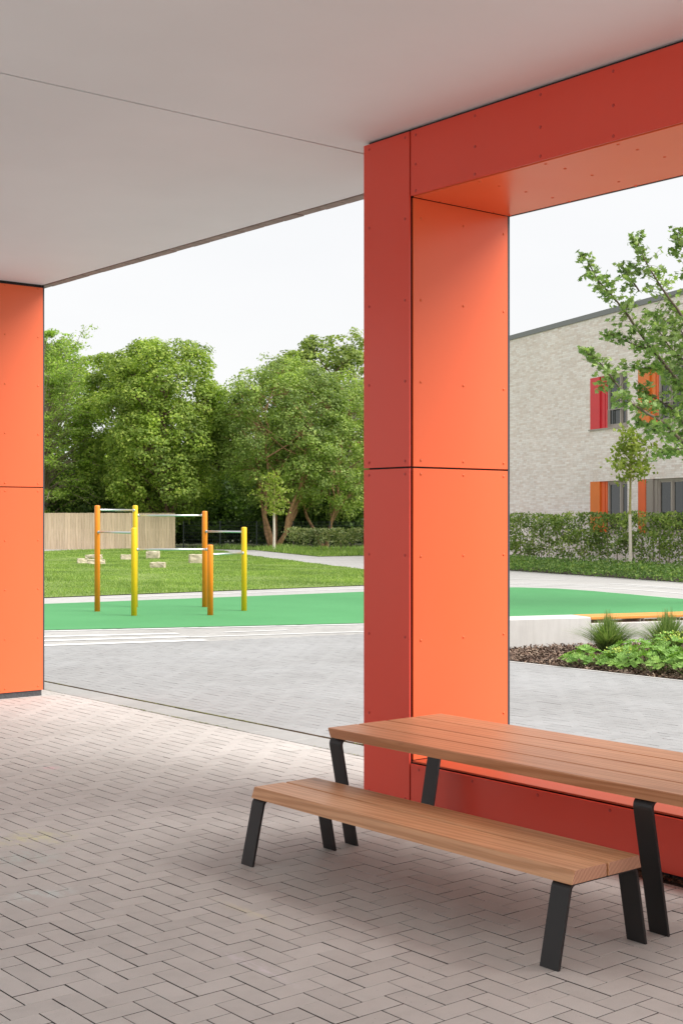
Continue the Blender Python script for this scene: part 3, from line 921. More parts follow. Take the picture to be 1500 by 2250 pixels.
def flat_leg_frame(par, y0, y1, xa_t, xa_b, xb_t, xb_b, zt, th=0.012):
    """bent flat steel: two legs (parts) with rounded shoulders and a cross bar under the planks"""
    ox, oy = par.location.x, par.location.y
    def leg(xt, xb, s):
        # outer profile with a rounded shoulder; s=+1: body lies towards +x
        dx, dz = xt-xb, zt
        L = math.hypot(dx, dz); ux, uz = dx/L, dz/L
        nx, nz = uz*s, -ux*s          # towards the inside of the frame
        rr = 0.035
        outer = [(xb, 0.0)]
        inner = [(xb+th/abs(uz)*s, 0.0)]
        # arc centre: rr inside the leg line and rr under the top
        cz = zt-rr
        px = xb+ux/uz*cz
        cx = px+nx*rr - 0
        a0 = math.atan2(-nz, -nx)
        a1 = math.pi/2
        if s > 0 and a0 < 0: a0 += 2*math.pi
        if s < 0:
            while a1 > a0+math.pi: a1 -= 2*math.pi
        for k in range(7):
            a = a0+(a1-a0)*k/6
            outer.append((cx+rr*math.cos(a), cz+rr*math.sin(a)))
            inner.append((cx+(rr-th)*math.cos(a), cz+(rr-th)*math.sin(a)))
        prof = outer+inner[::-1]
        m = MB()
        n = len(prof)
        vs = [(p[0]-ox, y0-oy, p[1]) for p in prof]+[(p[0]-ox, y1-oy, p[1]) for p in prof]
        fs = []
        h = len(outer)
        for i in range(h-1):
            q = (i, i+1, n-2-i, n-1-i)
            fs += [q, tuple(x+n for x in reversed(q))]
        for i in range(n):
            j = (i+1) % n
            fs.append((i, i+n, j+n, j))
        m.add(vs, fs)
        o = m.build('leg', M['steel_black'], par)
        import bmesh
        bm = bmesh.new(); bm.from_mesh(o.data); bmesh.ops.recalc_face_normals(bm, faces=bm.faces); bm.to_mesh(o.data); bm.free()
        return cx
    ca = leg(xa_t, xa_b, 1); cb = leg(xb_t, xb_b, -1)
    m = MB(); m.box(ca-ox, cb-ox, y0-oy, y1-oy, zt-th, zt)
    m.build('cross_bar', M['steel_black'], par)

bench = empty('bench', (3.985, 4.29, 0))
tag(bench, 'low reddish timber bench with two planks and splayed black flat-steel legs', 'bench')
for y0 in (3.312, 5.215):
    flat_leg_frame(bench, y0, y0+0.090, 3.800, 3.728, 4.180, 4.242, 0.311)
plank('plank', 3.795, 3.976, 3.779, 3.976, 3.291, 5.293, 0.311, 0.361, M['larch'], bench, (3.88, 4.2, 0.33))
plank('plank', 3.986, 4.168, 3.986, 4.180, 3.291, 5.293, 0.311, 0.361, M['larch'], bench, (4.08, 4.4, 0.33))

table = empty('picnic_table', (4.63, 4.0, 0))
tag(table, 'long reddish timber table of four planks on inward-leaning black flat-steel legs beside the parapet', 'table')
for y0 in (3.315, 5.221):
    flat_leg_frame(table, y0, y0+0.092, 4.268, 4.376, 4.992, 4.884, 0.551)
XS = [4.243, 4.4375, 4.632, 4.8265, 5.021]
for k in range(4):
    a = XS[k]+(0.0 if k == 0 else 0.004); bq = XS[k+1]-(0.0 if k == 3 else 0.004)
    plank('plank', a, bq, a+(0.016 if k == 0 else 0), bq-(0.016 if k == 3 else 0), 2.74, 5.287, 0.551, 0.601, M['larch_table'], table, (a+0.1, 4.0+0.37*k, 0.57))

# ================================================================== PULL-UP BARS
posts = {'A': (11.78, 21.13, 1.868, 'o'), 'B': (12.90, 21.73, 1.879, 'y'), 'C': (11.75, 19.83, 1.483, 'y'),
         'D': (13.89, 20.92, 1.773, 'o'), 'E': (12.80, 19.11, 1.195, 'o'), 'F': (13.87, 19.64, 1.486, 'y')}
bars = empty('pull_up_bars', (12.8, 20.4, 0))
tag(bars, 'ring of six orange and yellow posts joined by galvanised pull-up bars on green surface', 'pull-up bars')
for k, (x, y, zt, c) in posts.items():
    m = MB(); r = 0.049
    m.lathe([(r, 0.0), (r, zt-0.02), (r*0.92, zt-0.008), (r*0.6, zt-0.001), (r*0.2, zt)], 20, x-12.8, y-20.4)
    m.build('post', M['post_o' if c == 'o' else 'post_y'], bars)
for a, bb, z in (('A', 'B', 1.787), ('A', 'C', 1.398), ('B', 'D', 1.691), ('C', 'E', 1.115), ('D', 'F', 1.398), ('E', 'F', 1.028)):
    pa = Vector((posts[a][0]-12.8, posts[a][1]-20.4, z)); pb = Vector((posts[bb][0]-12.8, posts[bb][1]-20.4, z))
    d = (pb-pa).normalized()
    m = MB(); m.tube([pa+d*0.03, pb-d*0.03], 0.0185, 10)
    rod = m.build('bar', M['galv'], bars)
    for p, s in ((pa, 1), (pb, -1)):
        m = MB(); q = p+d*s*0.045
        m.tube([q, q+d*s*0.025], 0.027, 10)
        m.build('collar', M['galv'], rod)

# ================================================================== SEAT WALL, PLANTING BED
A_DIR = Vector((0.3277, 0.9448, 0)); B_DIR = Vector((0.9448, -0.3277, 0))
rzB = math.atan2(B_DIR.y, B_DIR.x)
W0 = Vector((12.49, 11.86, 0))
wall = empty('seat_wall', W0, rzB)     # local x along the wall, local y away from the passage
tag(wall, 'pale concrete seat wall behind the planting bed with orange slats on its lower half', 'seat wall')
m = MB(); m.cbox(-0.95, 1.135, 0.0, 0.48, -0.05, 0.37, 0.012); m.build('concrete_block', M['concrete'], wall)
m = MB(); m.cbox(1.143, 6.0, 0.0, 0.48, -0.05, 0.288, 0.010); m.build('concrete_block', M['concrete'], wall)
for k in range(4):
    m = MB(); m.cbox(1.145, 6.0, 0.005+k*0.12, 0.005+k*0.12+0.112, 0.333, 0.37, 0.005)
    m.build('slat', M['slat'], wall)
for k in range(9):
    x = 1.33+0.55*k
    m = MB(); m.box(x, x+0.008, 0.012, 0.47, 0.285, 0.334); m.box(x+0.052, x+0.06, 0.012, 0.47, 0.285, 0.334); m.box(x+0.008, x+0.052, 0.012, 0.47, 0.285, 0.293); m.box(x+0.008, x+0.052, 0.012, 0.47, 0.326, 0.334)
    m.build('bracket', M['taupe'], wall)

BED = [(11.365, 3.0), (20, 3.0), (20, 9.25), (16.9, 10.30), (12.45, 11.84), (11.6, 12.12), (11.365, 12.0)]
bed = poly_sheet('planting_bed', BED, 0.004, M['soil'])
m = MB(); m.cbox(11.325, 11.362, 3.0, 12.1, -0.05, 0.006, 0.003); o = m.build('bed_edging', M['concrete'], bed)
rg = np.random.default_rng(41)
n = 30000
X = rg.uniform(11.38, 15.0, n); Y = rg.uniform(7.0, 12.1, n)
k = inside(BED, X, Y); X = X[k]; Y = Y[k]; n = len(X)
Z = 0.008+rg.uniform(0, 1, n)**2*0.045*np.clip((X-11.36)/0.25, 0.1, 1)*(0.6+0.4*np.sin(X*3)*np.sin(Y*2.3))
a = rg.uniform(0, 6.28, n); L = rg.uniform(0.008, 0.028, n); e = rg.normal(0, 0.45, n)
U = np.stack([np.cos(a)*L, np.sin(a)*L, e*L], 1); Vv = np.stack([-np.sin(a), np.cos(a), rg.normal(0, .5, n)], 1)*(L*rg.uniform(0.25, 0.5, n))[:, None]
C = np.stack([X, Y, Z], 1)
mu = link('bark_mulch', np_mesh('bark_mulch', np.stack([C-U-Vv, C+U-Vv, C+U+Vv, C-U+Vv], 1).reshape(-1, 3), 4), M['mulch'], bed); tag(mu, kind='stuff')

# lady's-mantle: scalloped round leaves on stalks
def mantle_leaf_mesh(seed):
    rg = random.Random(seed)
    m = MB(); nn = 20
    vs = [(0, 0, 0.0)]
    for k in range(nn):
        a = 2*math.pi*(k+0.5)/nn*0.93+0.22
        lobe = 1.0 if k % 2 else 0.84
        r = lobe*(0.9+0.1*math.sin(3*a+rg.uniform(0, 6)))*rg.uniform(0.93, 1.05)
        vs.append((r*math.cos(a), r*math.sin(a), 0.20*r+0.10*(1 if k % 2 else -1)*r + rg.uniform(-.03, .03)))
    fs = [(0, k, k+1) for k in range(1, nn)]
    m.add(vs, fs)
    me = m.mesh('leaf'); me.materials.append(M['leaf_mantle'])
    return me
ML = [mantle_leaf_mesh(s) for s in range(5)]
mantle_spots = [(11.66, 9.95, 0.26, .17), (11.72, 9.55, 0.24, .15), (12.08, 9.60, 0.34, .24), (11.78, 9.10, 0.33, .22), (12.25, 9.15, 0.36, .26), (12.62, 9.55, 0.34, .27),
                (11.74, 8.62, 0.30, .21), (12.15, 8.60, 0.36, .27), (12.65, 8.95, 0.36, .28), (11.72, 8.15, 0.32, .22), (12.20, 8.05, 0.36, .28), (12.75, 8.40, 0.38, .3), (13.1, 8.95, 0.36, .28), (11.75, 7.6, 0.34, .22), (12.3, 7.5, 0.36, .27)]
rs = random.Random(77)
cnt = 0
for i, (x, y, r, hh) in enumerate(mantle_spots):
    r *= 1.12; hh *= 1.12
    fl = i % 3 == 1 or i > 8
    pl = empty('lady_mantle', (x, y, 0.005), rs.uniform(0, 6))
    tag(pl, 'bright lime-green scalloped plant at the bare mulch end of the bed' if i == 0 else 'lime-green scalloped plant topped with tiny yellow flowers in the leafy bed' if fl else 'lime-green scalloped plant without flowers in the leafy mass of the bed', 'plant', 'lime-green plants in the bed')
    stuffm = []
    nl = 44
    for k in range(nl):
        rad = r*math.sqrt(rs.uniform(0, 1)); ph = rs.uniform(0, 6.283)
        q = rad/r
        z = hh*(1-0.62*q*q)*rs.uniform(0.80, 1.12)
        s = rs.uniform(0.045, 0.08)*(1.1-0.2*q)
        tilt = q*0.7+rs.uniform(-.15, .25)
        R3 = Matrix.Rotation(ph, 4, 'Z') @ Matrix.Rotation(tilt, 4, 'Y') @ Matrix.Rotation(rs.uniform(0, 6), 4, 'Z')
        mt = Matrix.Translation((rad*math.cos(ph), rad*math.sin(ph), z)) @ R3 @ Matrix.Scale(s, 4)
        if k < 20 and cnt < 290:
            o = bpy.data.objects.new('leaf', ML[k % 5]); COL.objects.link(o); o.parent = pl; o.matrix_local = mt; cnt += 1
        else:
            stuffm.append((ML[k % 5], mt))
    mb = MB()
    for me, mt in stuffm:
        mb.add([mt @ v.co for v in me.vertices], [tuple(p.vertices) for p in me.polygons])
    o = mb.build('lower_leaves', M['leaf_mantle'], pl); tag(o, kind='stuff')
    mb = MB()
    for k in range(26):
        rad = r*math.sqrt(rs.uniform(0, 1)); ph = rs.uniform(0, 6.283); z = hh*(1-0.6*(rad/r)**2)
        mb.tube([(rad*0.3*math.cos(ph), rad*0.3*math.sin(ph), 0), (rad*math.cos(ph), rad*math.sin(ph), z)], 0.0025, 3, False)
    mb.build('stalks', M['leaf_mantle'], pl)
    if fl:
        mb = MB()
        for k in range(60):
            ph = rs.uniform(0, 6.283); rad = r*0.6*rs.uniform(0, 1); z = hh*rs.uniform(1.05, 1.4); s = 0.011
            c = Vector((rad*math.cos(ph), rad*math.sin(ph), z)); u = Vector((rs.gauss(0, 1), rs.gauss(0, 1), rs.gauss(0, 1))).normalized(); v = u.orthogonal().normalized()
            mb.add([c-u*s, c+v*s, c+u*s, c-v*s], [(0, 1, 2, 3)])
        o = mb.build('flower_spray', M['mantle_flower'], pl); tag(o, kind='stuff')

# fountain grasses in front of the seat wall
def fountain_grass(x, y, H, Rr, nb, seed, label):
    rs = np.random.default_rng(seed)
    g = empty('fountain_grass', (x, y, 0.0)); tag(g, label, 'ornamental grass', 'fountain grasses in the bed')
    m = MB()
    for k in range(nb):
        ph = rs.uniform(0, 6.283); sp = rs.uniform(0, 1); hh = H*(1.10-0.30*sp)*rs.uniform(0.75, 1.1); out = Rr*sp*rs.uniform(0.8, 1.15)
        b0 = 0.07*rs.uniform(0, 1)**0.5; pb = rs.uniform(0, 6.283)
        w = rs.uniform(0.003, 0.0055)
        L = []; 
        for t in (0, 0.35, 0.7, 1.0):
            L.append(Vector((b0*math.cos(pb)+out*math.cos(ph)*t**1.3, b0*math.sin(pb)+out*math.sin(ph)*t**1.3, hh*(1.25*t-0.25*t*t*(1+1.2*sp)))))
        side = Vector((-math.sin(ph), math.cos(ph), 0))
        vs = []
        for q, t in zip(L, (1, 1, 0.7, 0.12)): vs += [q-side*w*t, q+side*w*t]
        m.add(vs, [(0, 1, 3, 2), (2, 3, 5, 4), (4, 5, 7, 6)])
    o = m.build('blades', M['tuft'], g); tag(o, kind='stuff')
fountain_grass(12.95, 10.70, 0.46, 0.60, 1000, 1, 'fountain grass tuft beside the end of the orange slats')
fountain_grass(13.25, 10.05, 0.50, 0.62, 1100, 2, 'dense fountain grass tuft behind the lime-green plants, midway along the slats')
fountain_grass(13.75, 9.85, 0.46, 0.7, 1000, 3, 'fountain grass tuft at the outer end of the lime-green plants')

# ================================================================== TREES
def unit(v): return v/np.maximum(np.linalg.norm(v, axis=1, keepdims=True), 1e-9)
def leaf_quads(rg, C, upw, size, aspect=0.6, out=None):
    n = len(C)
    nr = rg.normal(0, 1, (n, 3)); nr = unit(nr)
    nr = nr*(1-upw) + np.array([0, 0, 1.0])*upw
    if out is not None: nr = nr + out*0.35
    nr = unit(nr)
    t = unit(np.cross(nr, rg.normal(0, 1, (n, 3))))
    bt = np.cross(nr, t)
    s = (size*rg.uniform(0.65, 1.25, n))[:, None]
    U = t*s*0.5; Vv = bt*s*0.5*aspect
    return np.stack([C-U, C+Vv*1.0-U*0.1, C+U, C-Vv*1.0-U*0.1], 1)

def tree(name, base, H, crown0, prof, nb, nk, nl, leaf, mat, bark, label, seed, trunk_r=0.22, stems=1, droop=0.25, rise=0.5, spray=0.42, flat=0.4, upw=0.5,
         lean=(0, 0), group='trees along the edge of the school ground', twig_vis=0.0, aspect=0.65, limb_k=1.0):
    """boughs leave the stem(s), carry side twigs, each twig a flattened spray of leaves"""
    rg = np.random.default_rng(seed)
    root = empty(name, (base[0], base[1], 0)); tag(root, label, 'tree', group)
    mb = MB()
    stemf = []
    for s in range(stems):
        ph = 2*math.pi*(s+0.3)/max(stems, 1)+rg.uniform(-.3, .3)
        sp = 0.0 if stems == 1 else rg.uniform(0.16, 0.30)*H
        top = H*(0.93 if stems == 1 else rg.uniform(0.75, 0.95))
        ts = np.linspace(0, 1, 9)
        wob = rg.normal(0, 0.012*H, (9, 2)); wob[0] = 0
        P = [((0.0 if stems == 1 else 0.12*math.cos(ph)) + sp*math.cos(ph)*t**0.62 + lean[0]*t + wob[i, 0], (0.0 if stems == 1 else 0.12*math.sin(ph)) + sp*math.sin(ph)*t**0.62 + lean[1]*t + wob[i, 1], -0.1+(top+0.1)*t) for i, t in enumerate(ts)]
        rr = [trunk_r*(0.62 if stems > 1 else 1)*((1.35 if i == 0 else 1.0)*(1-0.9*t)+0.02) for i, t in enumerate(ts)]
        mb.tube(P, rr, 8, False)
        stemf.append(np.array(P))
    quads = []
    for k in range(nb):
        st = stemf[k % stems]
        f = rg.uniform(0, 1)
        z = crown0 + (H*0.97-crown0)*f
        zz = min(z*0.96, st[-1, 2])
        sx = np.interp(zz, st[:, 2], st[:, 0]); sy = np.interp(zz, st[:, 2], st[:, 1])
        ph = k*2.39996+rg.uniform(-.5, .5)
        l = prof(f)*rg.uniform(0.62, 1.12)
        if l < 0.15: l = 0.15
        # start lower on the stem and climb
        z0 = max(0.6, zz - rise*l*(0.6+0.8*f))
        sx0 = np.interp(z0, st[:, 2], st[:, 0]); sy0 = np.interp(z0, st[:, 2], st[:, 1])
        el = rise*(0.7+0.9*f)*rg.uniform(0.7, 1.3); dr = droop*(1.5-f)*rg.uniform(0.6, 1.4)
        dirx, diry = math.cos(ph), math.sin(ph)
        t = np.linspace(0, 1, 6)
        bend = rg.normal(0, 0.06)*l
        PX = sx0+dirx*l*t - diry*bend*np.sin(3*t); PY = sy0+diry*l*t + dirx*bend*np.sin(3*t); PZ = z0 + l*(el*t*1.3-dr*t*t)
        PZ = np.maximum(PZ, 0.5)
        r0 = trunk_r*0.26*limb_k*(0.5+0.5*l/prof(0.4))*(1-0.5*f)
        mb.tube(list(zip(PX, PY, PZ)), [r0*(1-0.85*q)+0.004 for q in t], 4, False)
        for j in range(nk):
            q = 0.28+0.72*((j+rg.uniform(0, 1))/nk)
            cx = np.interp(q, t, PX); cy = np.interp(q, t, PY); cz = np.interp(q, t, PZ)
            side = (1 if j % 2 else -1)
            tl = 0.42*l*(1.05-0.75*q)*rg.uniform(0.4, 1.2)+0.1
            an = ph + side*rg.uniform(0.5, 1.1)
            ex, ey, ez = cx+math.cos(an)*tl, cy+math.sin(an)*tl, cz+tl*rg.uniform(-0.15, 0.30)-droop*0.3*tl
            if rg.uniform() < twig_vis:
                mb.tube([(cx, cy, cz), ((cx+ex)/2, (cy+ey)/2, (cz+ez)/2+0.04*tl), (ex, ey, ez)], [0.016, 0.011, 0.004], 3, False)
            n = int(nl*rg.uniform(0.6, 1.3))
            u = rg.uniform(0, 1, n)**0.7
            C = np.stack([cx+(ex-cx)*u*1.15, cy+(ey-cy)*u*1.15, cz+(ez-cz)*u], 1)
            dsp = rg.normal(0, 1, (n, 3)); dsp[:, 2] *= flat
            C = C + dsp*spray*rg.uniform(0.55, 1.0)*0.6
            quads.append(leaf_quads(rg, C, upw, leaf, aspect))
    V = np.concatenate(quads)
    V[:, :, 2] = np.maximum(V[:, :, 2], 0.3)
    mb.build('trunk', bark, root)
    c = link('crown', np_mesh('crown', V.reshape(-1, 3), 4), mat, root)
    tag(c, kind='stuff')
    return root

def dome_tree(name, base, H, z0, R0, nlobe, nclump, nleaf, leaf, mat, bark, label, seed, trunk_r=0.25, stems=1, spread=0.2, lean=(0, 0), top=0.5, rc=(0.34, 0.62), lob=(0.26, 0.40),
              group='trees along the edge of the school ground', sq=0.8):
    """broadleaf crown: limbs end in big lobes, every lobe is covered with rounded leaf clumps"""
    rg = np.random.default_rng(seed)
    root = empty(name, (base[0], base[1], 0)); tag(root, label, 'tree', group)
    mb = MB(); st = []
    for q in range(stems):
        ph = 2*math.pi*(q+0.3)/stems+rg.uniform(-.35, .35)
        sp = 0.0 if stems == 1 else rg.uniform(0.7, 1.2)*spread*H
        tp = H*rg.uniform(0.66, 0.82); ts = np.linspace(0, 1, 9)
        wob = rg.normal(0, 0.010*H, (9, 2)); wob[0] = 0
        o = 0.0 if stems == 1 else trunk_r*0.55
        P = np.array([(o*math.cos(ph)+sp*math.cos(ph)*t**0.62+lean[0]*t+wob[k, 0], o*math.sin(ph)+sp*math.sin(ph)*t**0.62+lean[1]*t+wob[k, 1], -0.1+(tp+0.1)*t) for k, t in enumerate(ts)])
        mb.tube(P, [trunk_r*(0.55 if stems > 1 else 1)*((1.4 if k == 0 else 1.0)*(1-0.85*t)+0.02) for k, t in enumerate(ts)], 8, False)
        st.append(P)
    zc = (H+z0)/2; hz = (H-z0)/2
    C = []; NRM = []
    for k in range(nlobe):
        # spread lobes over the crown's volume, mostly near its skin
        u = -0.92+1.84*((k+0.5)/nlobe)
        ph = k*2.39996+rg.uniform(-.35, .35)
        ring = (1-abs(u)**2.6)**0.5 if u > 0 else (1-abs(u)**3.2*0.75)**0.5
        rl = R0*rg.uniform(*lob)
        rad = max(0.0, R0*ring-rl*0.75)*(rg.uniform(0.72, 1.08))
        lc = np.array([lean[0]*0.7+rad*math.cos(ph), lean[1]*0.7+rad*math.sin(ph), zc+u*(hz-rl*0.55)+rg.normal(0, 0.12)])
        s0 = st[k % stems]; zz = min(max(0.9, lc[2]-0.75*rad-0.4), s0[-1, 2])
        b0 = np.array([np.interp(zz, s0[:, 2], s0[:, 0]), np.interp(zz, s0[:, 2], s0[:, 1]), zz])
        mid = (b0+lc)/2+np.array([0, 0, -0.06*rad])+rg.normal(0, 0.08, 3)
        r0 = trunk_r*0.24
        mb.tube([b0, mid, lc, lc+(lc-mid)*0.5], [r0, r0*0.7, r0*0.4, r0*0.15], 5, False)
        out = np.array([math.cos(ph)*ring, math.sin(ph)*ring, u*0.9]); out /= np.linalg.norm(out)+1e-9
        for j in range(nclump):
            d = rg.normal(0, 1, 3); d /= np.linalg.norm(d)
            if d@out < -0.25 or d[2] < -0.75: d = d-2*(d@out)*out if d@out < 0 else -d*np.array([-1, -1, 1])
            c = lc+d*rl*np.array([1, 1, sq])*rg.uniform(0.72, 1.12)
            if c[2] < z0*0.8: continue
            r = rg.uniform(*rc)
            if rg.uniform() < 0.3: mb.tube([lc+(c-lc)*0.1, (lc+c)/2+rg.normal(0, 0.05, 3), c], [0.02, 0.013, 0.005], 3, False)
            n = int(nleaf*rg.uniform(0.6, 1.35)*(r/rc[1]))
            ax = d*0.7+np.array([0, 0, 0.75]); ax /= np.linalg.norm(ax)
            e = unit(rg.normal(0, 1, (n, 3))+ax*0.85)
            rr = r*rg.uniform(0.35, 1.08, n)[:, None]**0.6
            C.append(c+e*rr*np.array([1.05, 1.05, 0.72])+rg.normal(0, 0.03, (n, 3))); NRM.append(e*0.55+np.array([0, 0, 0.45])+d*0.3)
    C = np.concatenate(C); Nn = unit(np.concatenate(NRM)+rg.normal(0, 0.42, C.shape)); n = len(C)
    t = unit(np.cross(Nn, rg.normal(0, 1, (n, 3)))); bt = np.cross(Nn, t)
    sz = (leaf*rg.uniform(0.6, 1.25, n))[:, None]
    U = t*sz*0.5; Vv = bt*sz*0.34
    V = np.stack([C-U, C+Vv-U*0.1, C+U, C-Vv-U*0.1], 1)
    mb.build('trunk', bark, root)
    o = link('crown', np_mesh('crown', V.reshape(-1, 3), 4), mat, root); tag(o, kind='stuff')
    return root

def egg(rmax, fm=0.4, p=1.0):
    def f(t):
        if t < fm: return rmax*(0.55+0.45*math.sin(math.pi/2*t/fm))
        return rmax*max(0.06, math.cos(math.pi/2*(t-fm)/(1-fm))**p)
    return f

def at(px, d):
    P = d*(FW+RT*(px-750)/2983.4)
    return (float(P[0]), float(P[1]))
# positions below were measured as bearing and distance from the passage
dome_tree('lime_tree', at(362, 74), 11.5, 1.5, 3.3, 36, 36, 56, 0.175, M['leaf_lime'], M['bark'], 'broad yellow-green tree rising behind the timber board fence', 101, 0.24)
dome_tree('lime_tree', at(275, 78), 11.2, 1.4, 2.9, 26, 34, 54, 0.175, M['leaf_lime'], M['bark'], 'yellow-green tree merging with the broad one on its feathery-tree side', 111, 0.24)
dome_tree('field_maple', at(602, 73.5), 10.2, 2.2, 3.4, 34, 34, 48, 0.15, M['leaf_maple'], M['bark_red'], 'multi-stemmed tree with reddish trunks forking at the ground', 102, 0.21, stems=6, spread=0.22, lean=(0.5, -0.5), rc=(0.30, 0.55))
dome_tree('field_maple', at(715, 75), 10.0, 1.5, 3.3, 28, 32, 46, 0.15, M['leaf_maple'], M['bark_red'], 'tree with one forked brown trunk behind the low far hedge', 103, 0.17, stems=3, spread=0.2, rc=(0.30, 0.55))
tree('feathery_tree', at(106, 77), 13.2, 1.6, egg(4.2, 0.45, 0.6), 210, 10, 32, 0.15, M['leaf_feather'], M['bark_pale'], 'feathery pale-green tree with long arching pale branches at the left pier', 104, 0.24, droop=0.6, rise=0.75, spray=0.42, flat=0.4, upw=0.45, twig_vis=0.5, aspect=0.5, limb_k=1.2)
dome_tree('tall_tree', at(742, 90), 13.8, 3.0, 4.2, 32, 32, 40, 0.24, M['leaf_tall'], M['bark'], 'tall tree whose crown tops the row behind the multi-stemmed tree', 105, 0.28)
dome_tree('tall_tree', at(626, 88), 12.6, 3.0, 2.0, 14, 30, 40, 0.22, M['leaf_tall'], M['bark'], 'narrow crown peeping up between the broad tree and the tallest tree', 106, 0.2)
dome_tree('lime_tree', at(190, 90), 12.6, 1.5, 3.6, 24, 30, 40, 0.24, M['leaf_lime'], M['bark'], 'tree half hidden between the feathery tree and the broad yellow-green tree', 107, 0.24)
dome_tree('dark_tree', at(480, 94), 10.0, 1.0, 4.0, 24, 28, 38, 0.26, M['leaf_tall'], M['bark'], 'darker tree filling the gap behind the broad tree and the multi-stemmed tree', 108, 0.24)
dome_tree('lime_tree', at(-60, 84), 11.5, 1.2, 3.8, 20, 26, 34, 0.26, M['leaf_lime'], M['bark'], 'tree behind the left clad pier', 109, 0.24)
dome_tree('tall_tree', at(890, 84), 11.5, 2.0, 3.8, 20, 26, 34, 0.26, M['leaf_tall'], M['bark'], 'tree hidden behind the right clad pier', 110, 0.26)

# bare pale branches standing out of the tall tree
dead = empty('dead_tree', (*at(775, 84), 0)); tag(dead, 'bare pale branches standing among the leaves at the right of the tree row', 'tree')
rs = random.Random(12)
mb = MB(); mb.tube([(0, 0, -0.1), (0.1, 0.1, 3), (-0.1, 0.2, 6), (0.1, 0, 8.2)], [0.16, 0.13, 0.1, 0.05], 6, False); mb.build('trunk', M['bark_dead'], dead)
mb = MB()
def twig(p, d, l, r, dep):
    q = p+d*l*0.5+Vector((rs.gauss(0, .05), rs.gauss(0, .05), rs.gauss(0, .05)))*l
    e = p+d*l
    mb.tube([p, q, e], [r, r*0.8, r*0.55], 4, False)
    if dep > 0:
        for k in range(3):
            nd = (d+Vector((rs.gauss(0, .45), rs.gauss(0, .45), rs.gauss(0.1, .35)))).normalized()
            twig(q if k == 0 else e, nd, l*rs.uniform(0.55, 0.8), r*0.55, dep-1)
for k in range(12):
    a = k*2.4
    twig(Vector((0, 0, rs.uniform(4.5, 8.2))), Vector((math.cos(a)*0.7, math.sin(a)*0.7, rs.uniform(0.4, 1.0))).normalized(), rs.uniform(1.2, 1.9), 0.05, 3)
mb.build('branches', M['bark_dead'], dead)

# dark undergrowth beneath and behind the trees
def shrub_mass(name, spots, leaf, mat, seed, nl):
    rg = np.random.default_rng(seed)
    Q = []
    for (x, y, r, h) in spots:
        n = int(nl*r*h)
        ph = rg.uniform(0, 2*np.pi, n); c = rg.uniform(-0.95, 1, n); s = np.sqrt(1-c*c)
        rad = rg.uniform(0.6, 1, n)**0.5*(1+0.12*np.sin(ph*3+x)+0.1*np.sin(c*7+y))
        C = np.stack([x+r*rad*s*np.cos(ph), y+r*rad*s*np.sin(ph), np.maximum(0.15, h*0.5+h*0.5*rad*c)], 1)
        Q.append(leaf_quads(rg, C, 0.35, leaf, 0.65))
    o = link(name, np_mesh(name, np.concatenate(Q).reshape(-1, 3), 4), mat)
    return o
rg = np.random.default_rng(55)
spots = []
for px in range(-120, 1010, 26):
    d = rg.uniform(77, 83); x, y = at(px+rg.uniform(-10, 10), d)
    spots.append((x, y, rg.uniform(1.3, 2.2), rg.uniform(2.6, 4.6)))
for px in range(-150, 1040, 34):
    d = rg.uniform(92, 98); x, y = at(px, d)
    spots.append((x, y, rg.uniform(2.0, 3.0), rg.uniform(5, 7.5)))
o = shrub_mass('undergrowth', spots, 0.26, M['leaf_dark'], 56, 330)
tag(o, 'dark leafy undergrowth beneath and behind the row of trees', 'shrubs', kind='stuff')

# young staked-looking trees
def young_tree(base, H, stem_top, r_crown, leaf, label, seed, nclump, nleaf, mat, white_to, stem_r=0.035):
    rg = np.random.default_rng(seed)
    t = empty('young_tree', (base[0], base[1], 0)); tag(t, label, 'tree', 'newly planted young trees')
    mb = MB(); mb.tube([(0, 0, -0.05), (0.01, 0, white_to*0.5), (0.0, 0.01, white_to)], [stem_r*1.15, stem_r, stem_r*0.92], 8, False); mb.build('limewashed_stem', M['stem_white'], t)
    mb = MB(); mb.tube([(0, 0.01, white_to-0.01), (0.02, 0, (white_to+H)/2), (0.0, 0.02, H*0.97)], [stem_r*0.85, stem_r*0.55, 0.006], 6, False)
    Q = []
    for k in range(nclump):
        f = (k+rg.uniform(0, 1))/nclump
        z0 = stem_top+(H-stem_top)*f*0.9
        ph = k*2.4+rg.uniform(-.4, .4)
        l = r_crown*(1.0-0.85*abs(f-0.25))*rg.uniform(0.25, 1.35)
        e = np.array([math.cos(ph)*l, math.sin(ph)*l, min(z0+l*rg.uniform(0.0, 0.7), H)])
        s = np.array([0.01, 0.01, z0-0.05])
        mb.tube([s, (s+e)/2+np.array([0, 0, 0.03]), e], [0.012, 0.008, 0.003], 4, False)
        n = int(nleaf*rg.uniform(0.6, 1.3))
        u = rg.uniform(0.25, 1.08, n)[:, None]
        C = s+(e-s)*u+rg.normal(0, 1, (n, 3))*np.array([0.11, 0.11, 0.09])*(r_crown/0.8)
        Q.append(leaf_quads(rg, C, 0.15, leaf, 0.62))
    mb.build('branches', M['stem_moss'], t)
    c = link('crown', np_mesh('crown', np.concatenate(Q).reshape(-1, 3), 4), mat, t); tag(c, kind='stuff')
young_tree(at(602, 67.5), 3.9, 1.75, 1.05, 0.17, 'small young tree with white-painted stem in front of the forked reddish trunks', 201, 22, 34, M['leaf_young'], 1.9, 0.06)
young_tree(at(1384, 41.3), 4.32, 2.72, 0.85, 0.15, 'small young tree with white-painted stem in front of the tall hedge', 202, 26, 40, M['leaf_young'], 1.75, 0.05)

